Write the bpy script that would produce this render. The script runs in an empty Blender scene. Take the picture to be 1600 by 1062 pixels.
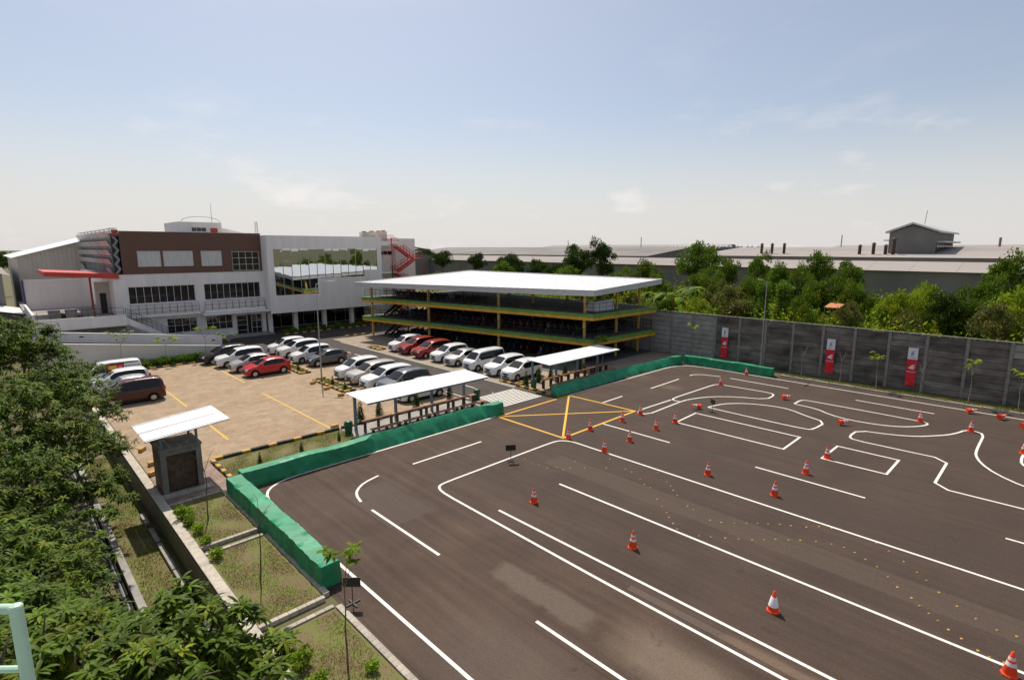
import bpy, bmesh, math, random
import numpy as np
from mathutils import Vector, Matrix
R = math.radians
rng = np.random.default_rng(7); random.seed(7)
scene = bpy.context.scene
col = scene.collection
# ---------------------------------------------------------------- camera
cam = bpy.data.cameras.new('camera'); camo = bpy.data.objects.new('camera', cam); col.objects.link(camo)
cam.sensor_width = 36; cam.lens = 837/1600*36; cam.clip_end = 6000; cam.clip_start = 0.05
camo.location = (0, 0, 11.5); camo.rotation_euler = (R(90-9.697), 0, R(45.69-90))
scene.camera = camo
# ---------------------------------------------------------------- sky, sun, exposure
SUN_AZ, SUN_EL = 66.0, 56.0          # azimuth counted from +X towards +Y
w = bpy.data.worlds.new('World'); scene.world = w; w.use_nodes = True
nt = w.node_tree; nt.nodes.clear()
def N(t, **k):
    n = nt.nodes.new(t)
    for a, b in k.items(): setattr(n, a, b)
    return n
sky = N('ShaderNodeTexSky', sky_type='NISHITA', sun_disc=False)
sky.sun_elevation = R(SUN_EL); sky.sun_rotation = R(90-SUN_AZ); sky.altitude = 10
sky.air_density = 1.0; sky.dust_density = 1.6; sky.ozone_density = 1.5
tc = N('ShaderNodeTexCoord'); sep = N('ShaderNodeSeparateXYZ'); nt.links.new(tc.outputs['Generated'], sep.inputs[0])
def math_(op, a, b=None, c=None):
    n = N('ShaderNodeMath', operation=op)
    for i, v in enumerate((a, b, c)):
        if v is None: continue
        if isinstance(v, (int, float)): n.inputs[i].default_value = v
        else: nt.links.new(v, n.inputs[i])
    return n.outputs[0]
mp = N('ShaderNodeMapping'); mp.inputs['Scale'].default_value = (1.6, 1.6, 4.2); mp.inputs['Location'].default_value = (.7, 3.3, .4)
nt.links.new(tc.outputs['Generated'], mp.inputs[0])
nz = N('ShaderNodeTexNoise'); nz.inputs['Scale'].default_value = 3.4; nz.inputs['Detail'].default_value = 9; nz.inputs['Roughness'].default_value = .58
nt.links.new(mp.outputs[0], nz.inputs['Vector'])
cr = N('ShaderNodeMapRange'); cr.inputs[1].default_value = .56; cr.inputs[2].default_value = .74
nt.links.new(nz.outputs['Fac'], cr.inputs[0])
# clouds thin out with height
hi = N('ShaderNodeMapRange'); hi.inputs[1].default_value = .08; hi.inputs[2].default_value = .26; hi.inputs[3].default_value = .8; hi.inputs[4].default_value = .06
nt.links.new(sep.outputs[2], hi.inputs[0])
cl = math_('MULTIPLY', cr.outputs[0], hi.outputs[0])
hz = N('ShaderNodeMapRange'); hz.inputs[1].default_value = 0.0; hz.inputs[2].default_value = .24; hz.inputs[3].default_value = .88; hz.inputs[4].default_value = .22
hz.interpolation_type = 'SMOOTHSTEP'
nt.links.new(sep.outputs[2], hz.inputs[0])
mixh = N('ShaderNodeMix', data_type='RGBA'); nt.links.new(hz.outputs[0], mixh.inputs[0]); nt.links.new(sky.outputs[0], mixh.inputs[6]); mixh.inputs[7].default_value = (7.1, 6.85, 6.75, 1)
mixc = N('ShaderNodeMix', data_type='RGBA'); nt.links.new(cl, mixc.inputs[0]); nt.links.new(mixh.outputs[2], mixc.inputs[6]); mixc.inputs[7].default_value = (8.7, 8.3, 8.15, 1)
bg = N('ShaderNodeBackground'); bg.inputs[1].default_value = 0.11
out = N('ShaderNodeOutputWorld'); nt.links.new(mixc.outputs[2], bg.inputs[0]); nt.links.new(bg.outputs[0], out.inputs[0])
sl = bpy.data.lights.new('sun', 'SUN'); sl.energy = 4.9; sl.angle = R(.53); sl.color = (1.0, .92, .8)
so = bpy.data.objects.new('sun', sl); col.objects.link(so); so.location = (0, 0, 80)
sdir = Vector((math.cos(R(SUN_EL))*math.cos(R(SUN_AZ)), math.cos(R(SUN_EL))*math.sin(R(SUN_AZ)), math.sin(R(SUN_EL))))
so.rotation_euler = sdir.to_track_quat('Z', 'Y').to_euler()
vs = scene.view_settings; vs.view_transform = 'Standard'; vs.look = 'None'; vs.gamma = 1; vs.exposure = 0.0
scene.render.engine = 'CYCLES'

# ---------------------------------------------------------------- materials
def mat(name, c, rough=.7, metal=0.0, var=.12, scale=3.0, bump=0.0, bscale=60.0, coat=0.0, spec=.4, objvar=0.0, stretch=(1, 1, 1), c2=None, thr=(.35, .65), transl=0.0, tint=False, world=False):
    m = bpy.data.materials.new(name); m.use_nodes = True; t = m.node_tree; b = t.nodes['Principled BSDF']
    L = t.links.new
    b.inputs['Roughness'].default_value = rough; b.inputs['Metallic'].default_value = metal
    b.inputs['Specular IOR Level'].default_value = spec
    if coat: b.inputs['Coat Weight'].default_value = coat; b.inputs['Coat Roughness'].default_value = .04
    co = t.nodes.new('ShaderNodeTexCoord'); mpn = t.nodes.new('ShaderNodeMapping'); mpn.inputs['Scale'].default_value = stretch
    gpos = t.nodes.new('ShaderNodeNewGeometry').outputs['Position'] if world else co.outputs['Object']
    L(gpos, mpn.inputs[0])
    n = t.nodes.new('ShaderNodeTexNoise'); n.inputs['Scale'].default_value = scale; n.inputs['Detail'].default_value = 6; n.inputs['Roughness'].default_value = .6
    L(mpn.outputs[0], n.inputs['Vector'])
    mr = t.nodes.new('ShaderNodeMapRange'); mr.inputs[1].default_value = thr[0]; mr.inputs[2].default_value = thr[1]; L(n.outputs['Fac'], mr.inputs[0])
    mx = t.nodes.new('ShaderNodeMix'); mx.data_type = 'RGBA'; L(mr.outputs[0], mx.inputs[0])
    mx.inputs[6].default_value = (*[v*(1-var) for v in c], 1); mx.inputs[7].default_value = (*(c2 or [min(1, v*(1+var)) for v in c]), 1)
    o = mx.outputs[2]
    if objvar:
        oi = t.nodes.new('ShaderNodeObjectInfo'); m2 = t.nodes.new('ShaderNodeMapRange'); m2.inputs[3].default_value = 1-objvar; m2.inputs[4].default_value = 1+objvar
        L(oi.outputs['Random'], m2.inputs[0]); hs = t.nodes.new('ShaderNodeHueSaturation'); L(m2.outputs[0], hs.inputs['Value']); L(o, hs.inputs['Color']); o = hs.outputs[0]
    if tint:
        at = t.nodes.new('ShaderNodeAttribute'); at.attribute_name = 'tint'; mu = t.nodes.new('ShaderNodeMix'); mu.data_type = 'RGBA'; mu.blend_type = 'MULTIPLY'; mu.inputs[0].default_value = 1
        L(o, mu.inputs[6]); L(at.outputs['Color'], mu.inputs[7]); o = mu.outputs[2]
    L(o, b.inputs['Base Color'])
    if bump:
        n2 = t.nodes.new('ShaderNodeTexNoise'); n2.inputs['Scale'].default_value = bscale; n2.inputs['Detail'].default_value = 4; L(co.outputs['Object'], n2.inputs['Vector'])
        bp = t.nodes.new('ShaderNodeBump'); bp.inputs['Strength'].default_value = bump; bp.inputs['Distance'].default_value = .02; L(n2.outputs['Fac'], bp.inputs['Height']); L(bp.outputs[0], b.inputs['Normal'])
    if transl:
        tr = t.nodes.new('ShaderNodeBsdfTranslucent'); L(o, tr.inputs['Color']); ms = t.nodes.new('ShaderNodeMixShader'); ms.inputs[0].default_value = transl
        L(b.outputs[0], ms.inputs[1]); L(tr.outputs[0], ms.inputs[2]); L(ms.outputs[0], t.nodes['Material Output'].inputs[0])
    return m

def nodes_asphalt():
    m = mat('track_asphalt', (.074, .048, .035), rough=.85, var=.18, scale=.35, bump=.5, bscale=45, spec=.25)
    t = m.node_tree; L = t.links.new; b = t.nodes['Principled BSDF']; prev = b.inputs['Base Color'].links[0].from_socket
    g = t.nodes.new('ShaderNodeNewGeometry')
    wn = t.nodes.new('ShaderNodeTexNoise'); wn.inputs['Scale'].default_value = 2.2; wn.inputs['Detail'].default_value = 6; L(g.outputs['Position'], wn.inputs['Vector'])
    wv = t.nodes.new('ShaderNodeVectorMath'); wv.operation = 'MULTIPLY_ADD'; wv.inputs[1].default_value = (.5, .9, 0); wv.inputs[2].default_value = (-.25, -.45, 0); L(wn.outputs['Color'], wv.inputs[0])
    wn.inputs['Scale'].default_value = 1.4; wn.inputs['Roughness'].default_value = .7
    ad = t.nodes.new('ShaderNodeVectorMath'); ad.operation = 'ADD'; L(g.outputs['Position'], ad.inputs[0]); L(wv.outputs[0], ad.inputs[1])
    def boxm(x0, x1, y0, y1, soft, warp, color, amt, cur):
        s = t.nodes.new('ShaderNodeSeparateXYZ'); L((ad.outputs[0] if warp else g.outputs['Position']), s.inputs[0])
        def ramp(o, a, bb):
            r = t.nodes.new('ShaderNodeMapRange'); r.inputs[1].default_value = a; r.inputs[2].default_value = bb; L(o, r.inputs[0]); return r.outputs[0]
        o = None
        for (ax, a, bb) in ((0, x0, x0+soft), (0, x1, x1-soft), (1, y0, y0+soft*2), (1, y1, y1-soft*2)):
            q = ramp(s.outputs[ax], a, bb)
            if o is None: o = q
            else:
                mm = t.nodes.new('ShaderNodeMath'); mm.operation = 'MULTIPLY'; L(o, mm.inputs[0]); L(q, mm.inputs[1]); o = mm.outputs[0]
        mm = t.nodes.new('ShaderNodeMath'); mm.operation = 'MULTIPLY'; L(o, mm.inputs[0]); mm.inputs[1].default_value = amt
        x = t.nodes.new('ShaderNodeMix'); x.data_type = 'RGBA'; L(mm.outputs[0], x.inputs[0]); L(cur, x.inputs[6]); x.inputs[7].default_value = (*color, 1)
        return x.outputs[2]
    # streaks left by the paver, long in Y
    st = t.nodes.new('ShaderNodeMapping'); st.inputs['Scale'].default_value = (1.6, .07, 1); L(g.outputs['Position'], st.inputs[0])
    sn = t.nodes.new('ShaderNodeTexNoise'); sn.inputs['Scale'].default_value = 2; sn.inputs['Detail'].default_value = 5; L(st.outputs[0], sn.inputs['Vector'])
    sr = t.nodes.new('ShaderNodeMapRange'); sr.inputs[1].default_value = .35; sr.inputs[2].default_value = .7; sr.inputs[3].default_value = .82; sr.inputs[4].default_value = 1.16; L(sn.outputs['Fac'], sr.inputs[0])
    vm = t.nodes.new('ShaderNodeVectorMath'); vm.operation = 'SCALE'; L(prev, vm.inputs[0]); L(sr.outputs[0], vm.inputs['Scale']); cur = vm.outputs[0]
    cur = boxm(20.5, 22.0, -60, 18.6, .06, False, (.112, .08, .06), .75, cur)
    cur = boxm(11.55, 12.75, 8.8, 13.4, .2, True, (.13, .1, .078), .7, cur)
    cur = boxm(11.2, 13.6, 4.0, 8.6, .7, True, (.2, .15, .11), .6, cur)
    cur = boxm(14.42, 14.75, -10, 9.2, .03, False, (.13, .1, .082), .7, cur)
    cur = boxm(14.3, 14.9, -10, 6.0, .2, True, (.19, .125, .085), .65, cur)
    cur = boxm(10.8, 13.1, 18.3, 22.6, .04, False, (.088, .066, .054), .6, cur)
    cur = boxm(39.2, 40.8, 20.6, 23.2, .5, True, (.2, .13, .09), .5, cur)
    cur = boxm(24.0, 27.5, -60, 26.0, .05, False, (.056, .04, .031), .5, cur)
    cur = boxm(13.5, 60, -80, 25.5, 3.0, True, (.052, .037, .029), .45, cur)
    cur = boxm(7.0, 11.0, -10, 13.0, 1.2, True, (.12, .092, .075), .45, cur)
    fs = t.nodes.new('ShaderNodeTexNoise'); fs.inputs['Scale'].default_value = 26; fs.inputs['Detail'].default_value = 3; L(g.outputs['Position'], fs.inputs['Vector'])
    fr = t.nodes.new('ShaderNodeMapRange'); fr.inputs[1].default_value = .3; fr.inputs[2].default_value = .7; fr.inputs[3].default_value = .8; fr.inputs[4].default_value = 1.2; L(fs.outputs['Fac'], fr.inputs[0])
    v2 = t.nodes.new('ShaderNodeVectorMath'); v2.operation = 'SCALE'; L(cur, v2.inputs[0]); L(fr.outputs[0], v2.inputs['Scale'])
    # paving seams every 3.6 m and scattered oil spots
    sx = t.nodes.new('ShaderNodeSeparateXYZ'); L(ad.outputs[0], sx.inputs[0])
    def mth(op, a, v):
        q = t.nodes.new('ShaderNodeMath'); q.operation = op; L(a, q.inputs[0]); q.inputs[1].default_value = v; return q.outputs[0]
    ss = t.nodes.new('ShaderNodeSeparateXYZ'); L(g.outputs['Position'], ss.inputs[0])
    pp_ = mth('PINGPONG', ss.outputs[0], 1.8); sm = t.nodes.new('ShaderNodeMapRange'); sm.inputs[1].default_value = .0; sm.inputs[2].default_value = .035; sm.inputs[3].default_value = .72; sm.inputs[4].default_value = 1.0; L(pp_, sm.inputs[0])
    v3 = t.nodes.new('ShaderNodeVectorMath'); v3.operation = 'SCALE'; L(v2.outputs[0], v3.inputs[0]); L(sm.outputs[0], v3.inputs['Scale'])
    on = t.nodes.new('ShaderNodeTexNoise'); on.inputs['Scale'].default_value = .9; on.inputs['Detail'].default_value = 7; on.inputs['Roughness'].default_value = .7; L(g.outputs['Position'], on.inputs['Vector'])
    orr = t.nodes.new('ShaderNodeMapRange'); orr.inputs[1].default_value = .62; orr.inputs[2].default_value = .72; orr.inputs[3].default_value = 1.0; orr.inputs[4].default_value = .68; L(on.outputs['Fac'], orr.inputs[0])
    v4 = t.nodes.new('ShaderNodeVectorMath'); v4.operation = 'SCALE'; L(v3.outputs[0], v4.inputs[0]); L(orr.outputs[0], v4.inputs['Scale'])
    L(v4.outputs[0], b.inputs['Base Color'])
    return m

def nodes_brick(name, c1, c2, cm, sx, sy, dirt=(.3, .2, .13), dirtamt=.5):
    m = mat(name, c1, rough=.9, var=.1, spec=.2); t = m.node_tree; L = t.links.new; b = t.nodes['Principled BSDF']
    g = t.nodes.new('ShaderNodeNewGeometry'); br = t.nodes.new('ShaderNodeTexBrick'); L(g.outputs['Position'], br.inputs['Vector'])
    br.inputs['Color1'].default_value = (*c1, 1); br.inputs['Color2'].default_value = (*c2, 1); br.inputs['Mortar'].default_value = (*cm, 1)
    br.inputs['Scale'].default_value = 1; br.inputs['Brick Width'].default_value = sx; br.inputs['Row Height'].default_value = sy; br.inputs['Mortar Size'].default_value = .012; br.inputs['Mortar Smooth'].default_value = .3
    n = t.nodes.new('ShaderNodeTexNoise'); n.inputs['Scale'].default_value = .22; n.inputs['Detail'].default_value = 8; n.inputs['Roughness'].default_value = .65; L(g.outputs['Position'], n.inputs['Vector'])
    r = t.nodes.new('ShaderNodeMapRange'); r.inputs[1].default_value = .48; r.inputs[2].default_value = .72; r.inputs[4].default_value = dirtamt; L(n.outputs['Fac'], r.inputs[0])
    x = t.nodes.new('ShaderNodeMix'); x.data_type = 'RGBA'; L(r.outputs[0], x.inputs[0]); L(br.outputs['Color'], x.inputs[6]); x.inputs[7].default_value = (*dirt, 1)
    n2 = t.nodes.new('ShaderNodeTexNoise'); n2.inputs['Scale'].default_value = 1.1; n2.inputs['Detail'].default_value = 7; n2.inputs['Roughness'].default_value = .7; L(g.outputs['Position'], n2.inputs['Vector'])
    r2 = t.nodes.new('ShaderNodeMapRange'); r2.inputs[1].default_value = .3; r2.inputs[2].default_value = .7; r2.inputs[3].default_value = .72; r2.inputs[4].default_value = 1.15; L(n2.outputs['Fac'], r2.inputs[0])
    v = t.nodes.new('ShaderNodeVectorMath'); v.operation = 'SCALE'; L(x.outputs[2], v.inputs[0]); L(r2.outputs[0], v.inputs['Scale'])
    L(v.outputs[0], b.inputs['Base Color'])
    bp = t.nodes.new('ShaderNodeBump'); bp.inputs['Strength'].default_value = .5; bp.inputs['Distance'].default_value = .01; bp.invert = True; L(br.outputs['Fac'], bp.inputs['Height']); L(bp.outputs[0], b.inputs['Normal'])
    return m

M = {}
M['track'] = nodes_asphalt()
M['road'] = mat('road_asphalt', (.056, .045, .039), rough=.85, var=.2, scale=.5, bump=.4, bscale=40, spec=.25)
M['pavers'] = nodes_brick('lot_pavers', (.385, .28, .18), (.45, .335, .225), (.2, .15, .11), .22, .11, dirt=(.29, .18, .1), dirtamt=.6)
M['pavers_grey'] = nodes_brick('walk_pavers', (.37, .3, .225), (.43, .355, .27), (.2, .16, .12), .21, .105, dirt=(.3, .22, .15), dirtamt=.35)
M['pavers_red'] = nodes_brick('booth_pavers', (.3, .2, .16), (.36, .29, .24), (.16, .12, .1), .3, .15)
M['soil'] = mat('rough_ground', (.16, .115, .07), rough=.95, var=.3, scale=.6, c2=(.11, .12, .04), bump=.6, bscale=8)
M['field'] = mat('field_ground', (.1, .1, .035), rough=.95, var=.3, scale=.15, c2=(.17, .15, .06), bump=.6, bscale=4)
M['lawn'] = mat('lawn_ground', (.22, .16, .085), rough=.95, var=.25, scale=1.5, c2=(.14, .16, .038), thr=(.4, .6), bump=.6, bscale=30)
M['white_line'] = mat('white_road_paint', (.76, .73, .66), rough=.7, var=.02, scale=5, c2=(.42, .37, .31), thr=(.56, .8), bump=.2)
M['yellow_line'] = mat('yellow_road_paint', (.74, .4, .03), rough=.6, var=.03, scale=5, c2=(.4, .22, .05), thr=(.55, .8))
M['lot_yellow'] = mat('faded_yellow_paint', (.66, .44, .06), rough=.8, var=.1, scale=2.5, c2=(.44, .34, .2), thr=(.5, .75))
M['facade'] = mat('white_render', (.79, .745, .71), rough=.8, var=.07, scale=1.0, bump=.05, stretch=(1, 1, .18))
M['facade2'] = mat('cream_render', (.66, .62, .57), rough=.85, var=.06, scale=.5, stretch=(1, 1, .3))
M['brown'] = mat('brown_cladding', (.135, .068, .046), rough=.55, var=.08, scale=.4)
M['red'] = mat('red_metal', (.52, .045, .035), rough=.45, var=.12, scale=.8)
M['darkred'] = mat('dark_red_wall', (.2, .018, .022), rough=.6)
M['window_frame'] = mat('white_window_frame', (.7, .69, .67), rough=.5, var=.03)
M['glass'] = mat('dark_window_glass', (.012, .013, .015), rough=.04, var=.2, scale=1, spec=.6)
M['mirror'] = mat('mirror_glass', (.5, .53, .55), rough=.012, metal=1.0, var=.01, scale=.3)
M['pale_pane'] = mat('pale_window_pane', (.55, .56, .54), rough=.25, var=.1, scale=1.2, stretch=(3, 1, .5), coat=.6)  # opaque pale grey colour given to the upper panes themselves
M['black'] = mat('black_metal', (.018, .018, .019), rough=.5, var=.2)
M['grey_metal'] = mat('grey_metal', (.33, .34, .35), rough=.4, metal=.7, var=.1, scale=4)
M['screen_panel'] = mat('pale_screen_panel', (.6, .58, .57), rough=.4, metal=.2, var=.1, scale=2, objvar=.15)
M['chevron'] = mat('grey_chevron_panel', (.24, .26, .26), rough=.5, var=.1)
M['roof_white'] = mat('white_roof_sheet', (.75, .75, .76), rough=.38, var=.05, scale=.6, objvar=.03, spec=.5)
M['fascia'] = mat('grey_fascia_sheet', (.52, .52, .52), rough=.5, var=.05, scale=1)
M['slab_green'] = mat('green_slab_edge', (.12, .26, .045), rough=.6, var=.18, scale=1.5)
M['beam_yellow'] = mat('yellow_beam', (.62, .33, .03), rough=.55, var=.15, scale=1.5)
M['column_paint'] = mat('yellow_column', (.6, .4, .1), rough=.6, var=.12, scale=2)
M['concrete'] = mat('grey_concrete', (.3, .285, .26), rough=.9, var=.2, scale=1.2, bump=.3, bscale=25)
M['floor'] = mat('parking_floor', (.11, .105, .1), rough=.8, var=.15, scale=.8)
M['panel'] = mat('weathered_concrete_panel', (.11, .095, .08), rough=.92, var=.4, scale=1.1, c2=(.235, .207, .178), bump=.2, bscale=18, objvar=.22, stretch=(1, .45, .9), world=True)
M['panel_pale'] = mat('newer_concrete_panel', (.33, .315, .295), world=True, rough=.9, var=.18, scale=1.3, bump=.3, bscale=18, objvar=.1)
M['post'] = mat('concrete_post', (.24, .22, .2), rough=.9, var=.25, scale=2, bump=.3)
M['tarp'] = mat('green_tarpaulin', (.014, .23, .105), rough=.5, var=.25, scale=1.3, spec=.4, bump=.6, bscale=6)
M['tarp_dark'] = mat('dark_green_tarpaulin', (.012, .12, .062), rough=.6, var=.25, scale=1.6, spec=.4, bump=.4, bscale=7)
M['cone'] = mat('orange_cone_plastic', (.92, .085, .025), rough=.42, var=.1, scale=6, objvar=.08)
M['band'] = mat('reflective_band', (.72, .72, .74), rough=.35, var=.1)
M['stud'] = mat('yellow_rubber_stud', (.42, .25, .06), rough=.6, objvar=.35)
M['kerb_yellow'] = mat('yellow_kerb_paint', (.68, .36, .035), rough=.75, var=.25, scale=3, c2=(.5, .3, .09), objvar=.12)
M['kerb_black'] = mat('black_kerb_paint', (.035, .033, .03), rough=.8, var=.3, scale=3, objvar=.2)
M['kerb_stone'] = mat('pale_kerb_stone', (.4, .36, .3), rough=.9, var=.2, scale=4, objvar=.15, bump=.3)
M['brickwall'] = mat('rough_brick', (.11, .07, .05), rough=.95, var=.3, scale=5, bump=.6, bscale=14)
M['render_dark'] = mat('grey_render', (.19, .18, .165), rough=.9, var=.2, scale=1.5)
M['wood'] = mat('orange_brown_wood', (.33, .14, .055), rough=.55, var=.2, scale=3, stretch=(.4, 4, 4))
M['blue_steel'] = mat('blue_grey_steel', (.13, .2, .25), rough=.5, var=.12)
M['mint'] = mat('mint_green_paint', (.42, .62, .47), rough=.4, var=.06, scale=5)
M['pole'] = mat('galvanised_pole', (.36, .36, .35), rough=.4, metal=.4, var=.08)
M['tyre'] = mat('tyre_rubber', (.017, .017, .017), rough=.85)
M['rim'] = mat('alloy_rim', (.5, .5, .51), rough=.3, metal=.8)
M['carglass'] = mat('car_glass', (.006, .007, .008), rough=.06, spec=.4)
M['trim'] = mat('black_plastic_trim', (.02, .02, .021), rough=.55)
M['lamp'] = mat('headlamp_lens', (.62, .64, .66), rough=.08, metal=.3, coat=1)
M['taillamp'] = mat('tail_lamp_lens', (.45, .012, .012), rough=.12, coat=1)
M['plate'] = mat('number_plate', (.03, .03, .032), rough=.4)
M['bark'] = mat('bark', (.13, .1, .075), rough=.95, var=.3, scale=8, bump=.6, bscale=30)
M['barkpale'] = mat('pale_bark', (.3, .26, .21), rough=.9, var=.25, scale=8)
M['mango'] = mat('mango_leaf', (.074, .125, .009), rough=.5, var=.1, transl=.3, tint=True, spec=.12)
M['leaf_dark'] = mat('dark_leaf', (.045, .085, .012), spec=.1, rough=.6, var=.2, scale=.5, transl=.25, tint=True, objvar=.15)
M['leaf_mid'] = mat('mid_leaf', (.095, .17, .014), spec=.1, rough=.6, var=.2, scale=.5, transl=.3, tint=True, objvar=.15)
M['leaf_bright'] = mat('bright_leaf', (.19, .3, .02), spec=.1, rough=.6, var=.2, scale=.5, transl=.35, tint=True, objvar=.12)
M['leaf_dry'] = mat('dry_leaf', (.13, .165, .028), rough=.6, var=.25, scale=.5, transl=.3, tint=True, c2=(.1, .14, .022))
M['grass'] = mat('grass_blade', (.16, .2, .035), rough=.6, var=.25, scale=1.2, transl=.3, tint=True)
M['roof_far'] = mat('dusty_shed_roof', (.3, .27, .25), rough=.9, var=.12, scale=.08, stretch=(1, .3, 1))
M['roof_far2'] = mat('dark_shed_roof', (.2, .185, .175), rough=.9, var=.15, scale=.1)
M['far_wall'] = mat('grey_factory_wall', (.2, .19, .175), rough=.9, var=.15, scale=.15)
M['beige_clad'] = mat('beige_cladding', (.56, .5, .43), rough=.7, var=.08, scale=.4)
M['rust'] = mat('rusty_steel', (.075, .04, .03), rough=.8, var=.3, scale=2)
M['banner_red'] = mat('red_banner_cloth', (.72, .02, .035), rough=.7, var=.05)
M['banner_white'] = mat('white_banner_cloth', (.78, .78, .8), rough=.7, var=.04)
M['banner_grey'] = mat('grey_print', (.3, .36, .42), rough=.7)
M['bin'] = mat('green_bin_plastic', (.02, .1, .05), rough=.5, var=.15)
M['blue_letter'] = mat('blue_lettering', (.06, .05, .2), rough=.5)
M['sticker_yellow'] = mat('yellow_sticker', (.75, .5, .04), rough=.5)
M['terracotta'] = mat('orange_tarp', (.5, .2, .09), rough=.7)
def paint(n, c, metal=0.0): M[n] = mat('car_paint_'+n, c, rough=.3, metal=metal, var=.03, coat=.55, spec=.3)
paint('white', (.74, .74, .73)); paint('silver', (.5, .5, .5), .5); paint('grey', (.11, .115, .12), .4); paint('carred', (.5, .015, .02)); paint('maroon', (.06, .005, .005))
paint('carblack', (.012, .012, .013)); paint('beige', (.46, .42, .37), .35); paint('darkred', (.3, .018, .015))
# ---------------------------------------------------------------- helpers
class MB:
    def __init__(s): s.v = []; s.f = []
    def add(s, vs, fs):
        o = len(s.v); s.v += [tuple(p) for p in vs]; s.f += [tuple(i+o for i in f) for f in fs]; return s
    def box(s, x0, x1, y0, y1, z0, z1):
        return s.add([(x0, y0, z0), (x1, y0, z0), (x1, y1, z0), (x0, y1, z0), (x0, y0, z1), (x1, y0, z1), (x1, y1, z1), (x0, y1, z1)],
                     [(0, 3, 2, 1), (4, 5, 6, 7), (0, 1, 5, 4), (1, 2, 6, 5), (2, 3, 7, 6), (3, 0, 4, 7)])
    def quad(s, *p): return s.add(p, [tuple(range(len(p)))])
    def prism(s, poly, z0, z1):
        n = len(poly); v = [(x, y, z0) for x, y in poly]+[(x, y, z1) for x, y in poly]
        return s.add(v, [tuple(range(n-1, -1, -1)), tuple(range(n, 2*n))]+[(i, (i+1) % n, n+(i+1) % n, n+i) for i in range(n)])
    def hexa(s, p): return s.add(p, [(0, 3, 2, 1), (4, 5, 6, 7), (0, 1, 5, 4), (1, 2, 6, 5), (2, 3, 7, 6), (3, 0, 4, 7)])
    def tube(s, a, b, r0, r1=None, n=8, cap=True):
        a = Vector(a); b = Vector(b); r1 = r0 if r1 is None else r1
        d = (b-a).normalized(); u = d.orthogonal().normalized(); w = d.cross(u)
        v = [a+(u*math.cos(2*math.pi*i/n)+w*math.sin(2*math.pi*i/n))*r0 for i in range(n)]+[b+(u*math.cos(2*math.pi*i/n)+w*math.sin(2*math.pi*i/n))*r1 for i in range(n)]
        f = [(i, (i+1) % n, n+(i+1) % n, n+i) for i in range(n)]
        if cap: f += [tuple(range(n-1, -1, -1)), tuple(range(n, 2*n))]
        return s.add(v, f)
    def bar(s, a, b, wd, hd):          # rectangular bar from a to b
        a = Vector(a); b = Vector(b); d = (b-a).normalized(); u = d.cross(Vector((0, 0, 1)))
        u = Vector((1, 0, 0)) if u.length < 1e-4 else u.normalized(); w = u.cross(d)
        p = []
        for c in (a, b):
            for i, j in ((-1, -1), (1, -1), (1, 1), (-1, 1)): p.append(c+u*i*wd/2+w*j*hd/2)
        return s.add(p, [(0, 3, 2, 1), (4, 5, 6, 7), (0, 1, 5, 4), (1, 2, 6, 5), (2, 3, 7, 6), (3, 0, 4, 7)])
    def lathe(s, prof, n=16, c=(0, 0, 0)):
        v = []; f = []; m = len(prof)
        for i in range(n):
            a = 2*math.pi*i/n
            for r, z in prof: v.append((c[0]+r*math.cos(a), c[1]+r*math.sin(a), c[2]+z))
        for i in range(n):
            for j in range(m-1): f.append((i*m+j, ((i+1) % n)*m+j, ((i+1) % n)*m+j+1, i*m+j+1))
        f.append(tuple(i*m+m-1 for i in range(n)))
        return s.add(v, f)
    def mesh(s, name, m, smooth=False, angle=35):
        me = bpy.data.meshes.new(name); me.from_pydata(s.v, [], s.f)
        bm = bmesh.new(); bm.from_mesh(me); bmesh.ops.recalc_face_normals(bm, faces=bm.faces); bm.to_mesh(me); bm.free()
        if m is not None: me.materials.append(M[m] if isinstance(m, str) else m)
        if smooth:
            me.polygons.foreach_set('use_smooth', [True]*len(me.polygons)); me.set_sharp_from_angle(angle=R(angle))
        return me
    def build(s, name, m, parent=None, smooth=False, bevel=0.0, loc=None, angle=35):
        return ob(name, s.mesh(name, m, smooth, angle), parent, bevel, loc)
def ob(name, me, parent=None, bevel=0.0, loc=None, rot=None):
    o = bpy.data.objects.new(name, me); col.objects.link(o)
    if parent is not None: o.parent = parent
    if loc is not None: o.location = loc
    if rot is not None: o.rotation_euler = rot
    if bevel:
        b = o.modifiers.new('bevel', 'BEVEL'); b.width = bevel; b.segments = 2; b.limit_method = 'ANGLE'
    return o
def tag(o, label, cat, group=None):
    o['label'] = label; o['category'] = cat
    if group: o['group'] = group
    return o
def thing(name, label, cat, loc=(0, 0, 0), rz=0, group=None):
    o = bpy.data.objects.new(name, None); o.empty_display_size = .3; col.objects.link(o); o.location = loc; o.rotation_euler = (0, 0, rz)
    return tag(o, label, cat, group)
def struct(name, mb, m, **k):
    o = mb.build(name, m, **k); o['kind'] = 'structure'; return o
def sroot(name, loc=(0, 0, 0)):
    o = bpy.data.objects.new(name, None); col.objects.link(o); o.location = loc; o['kind'] = 'structure'; return o
def copy_tree(o, parent=None):
    c = o.copy(); col.objects.link(c); c.parent = parent
    for ch in list(o.children): copy_tree(ch, c)
    return c
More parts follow.
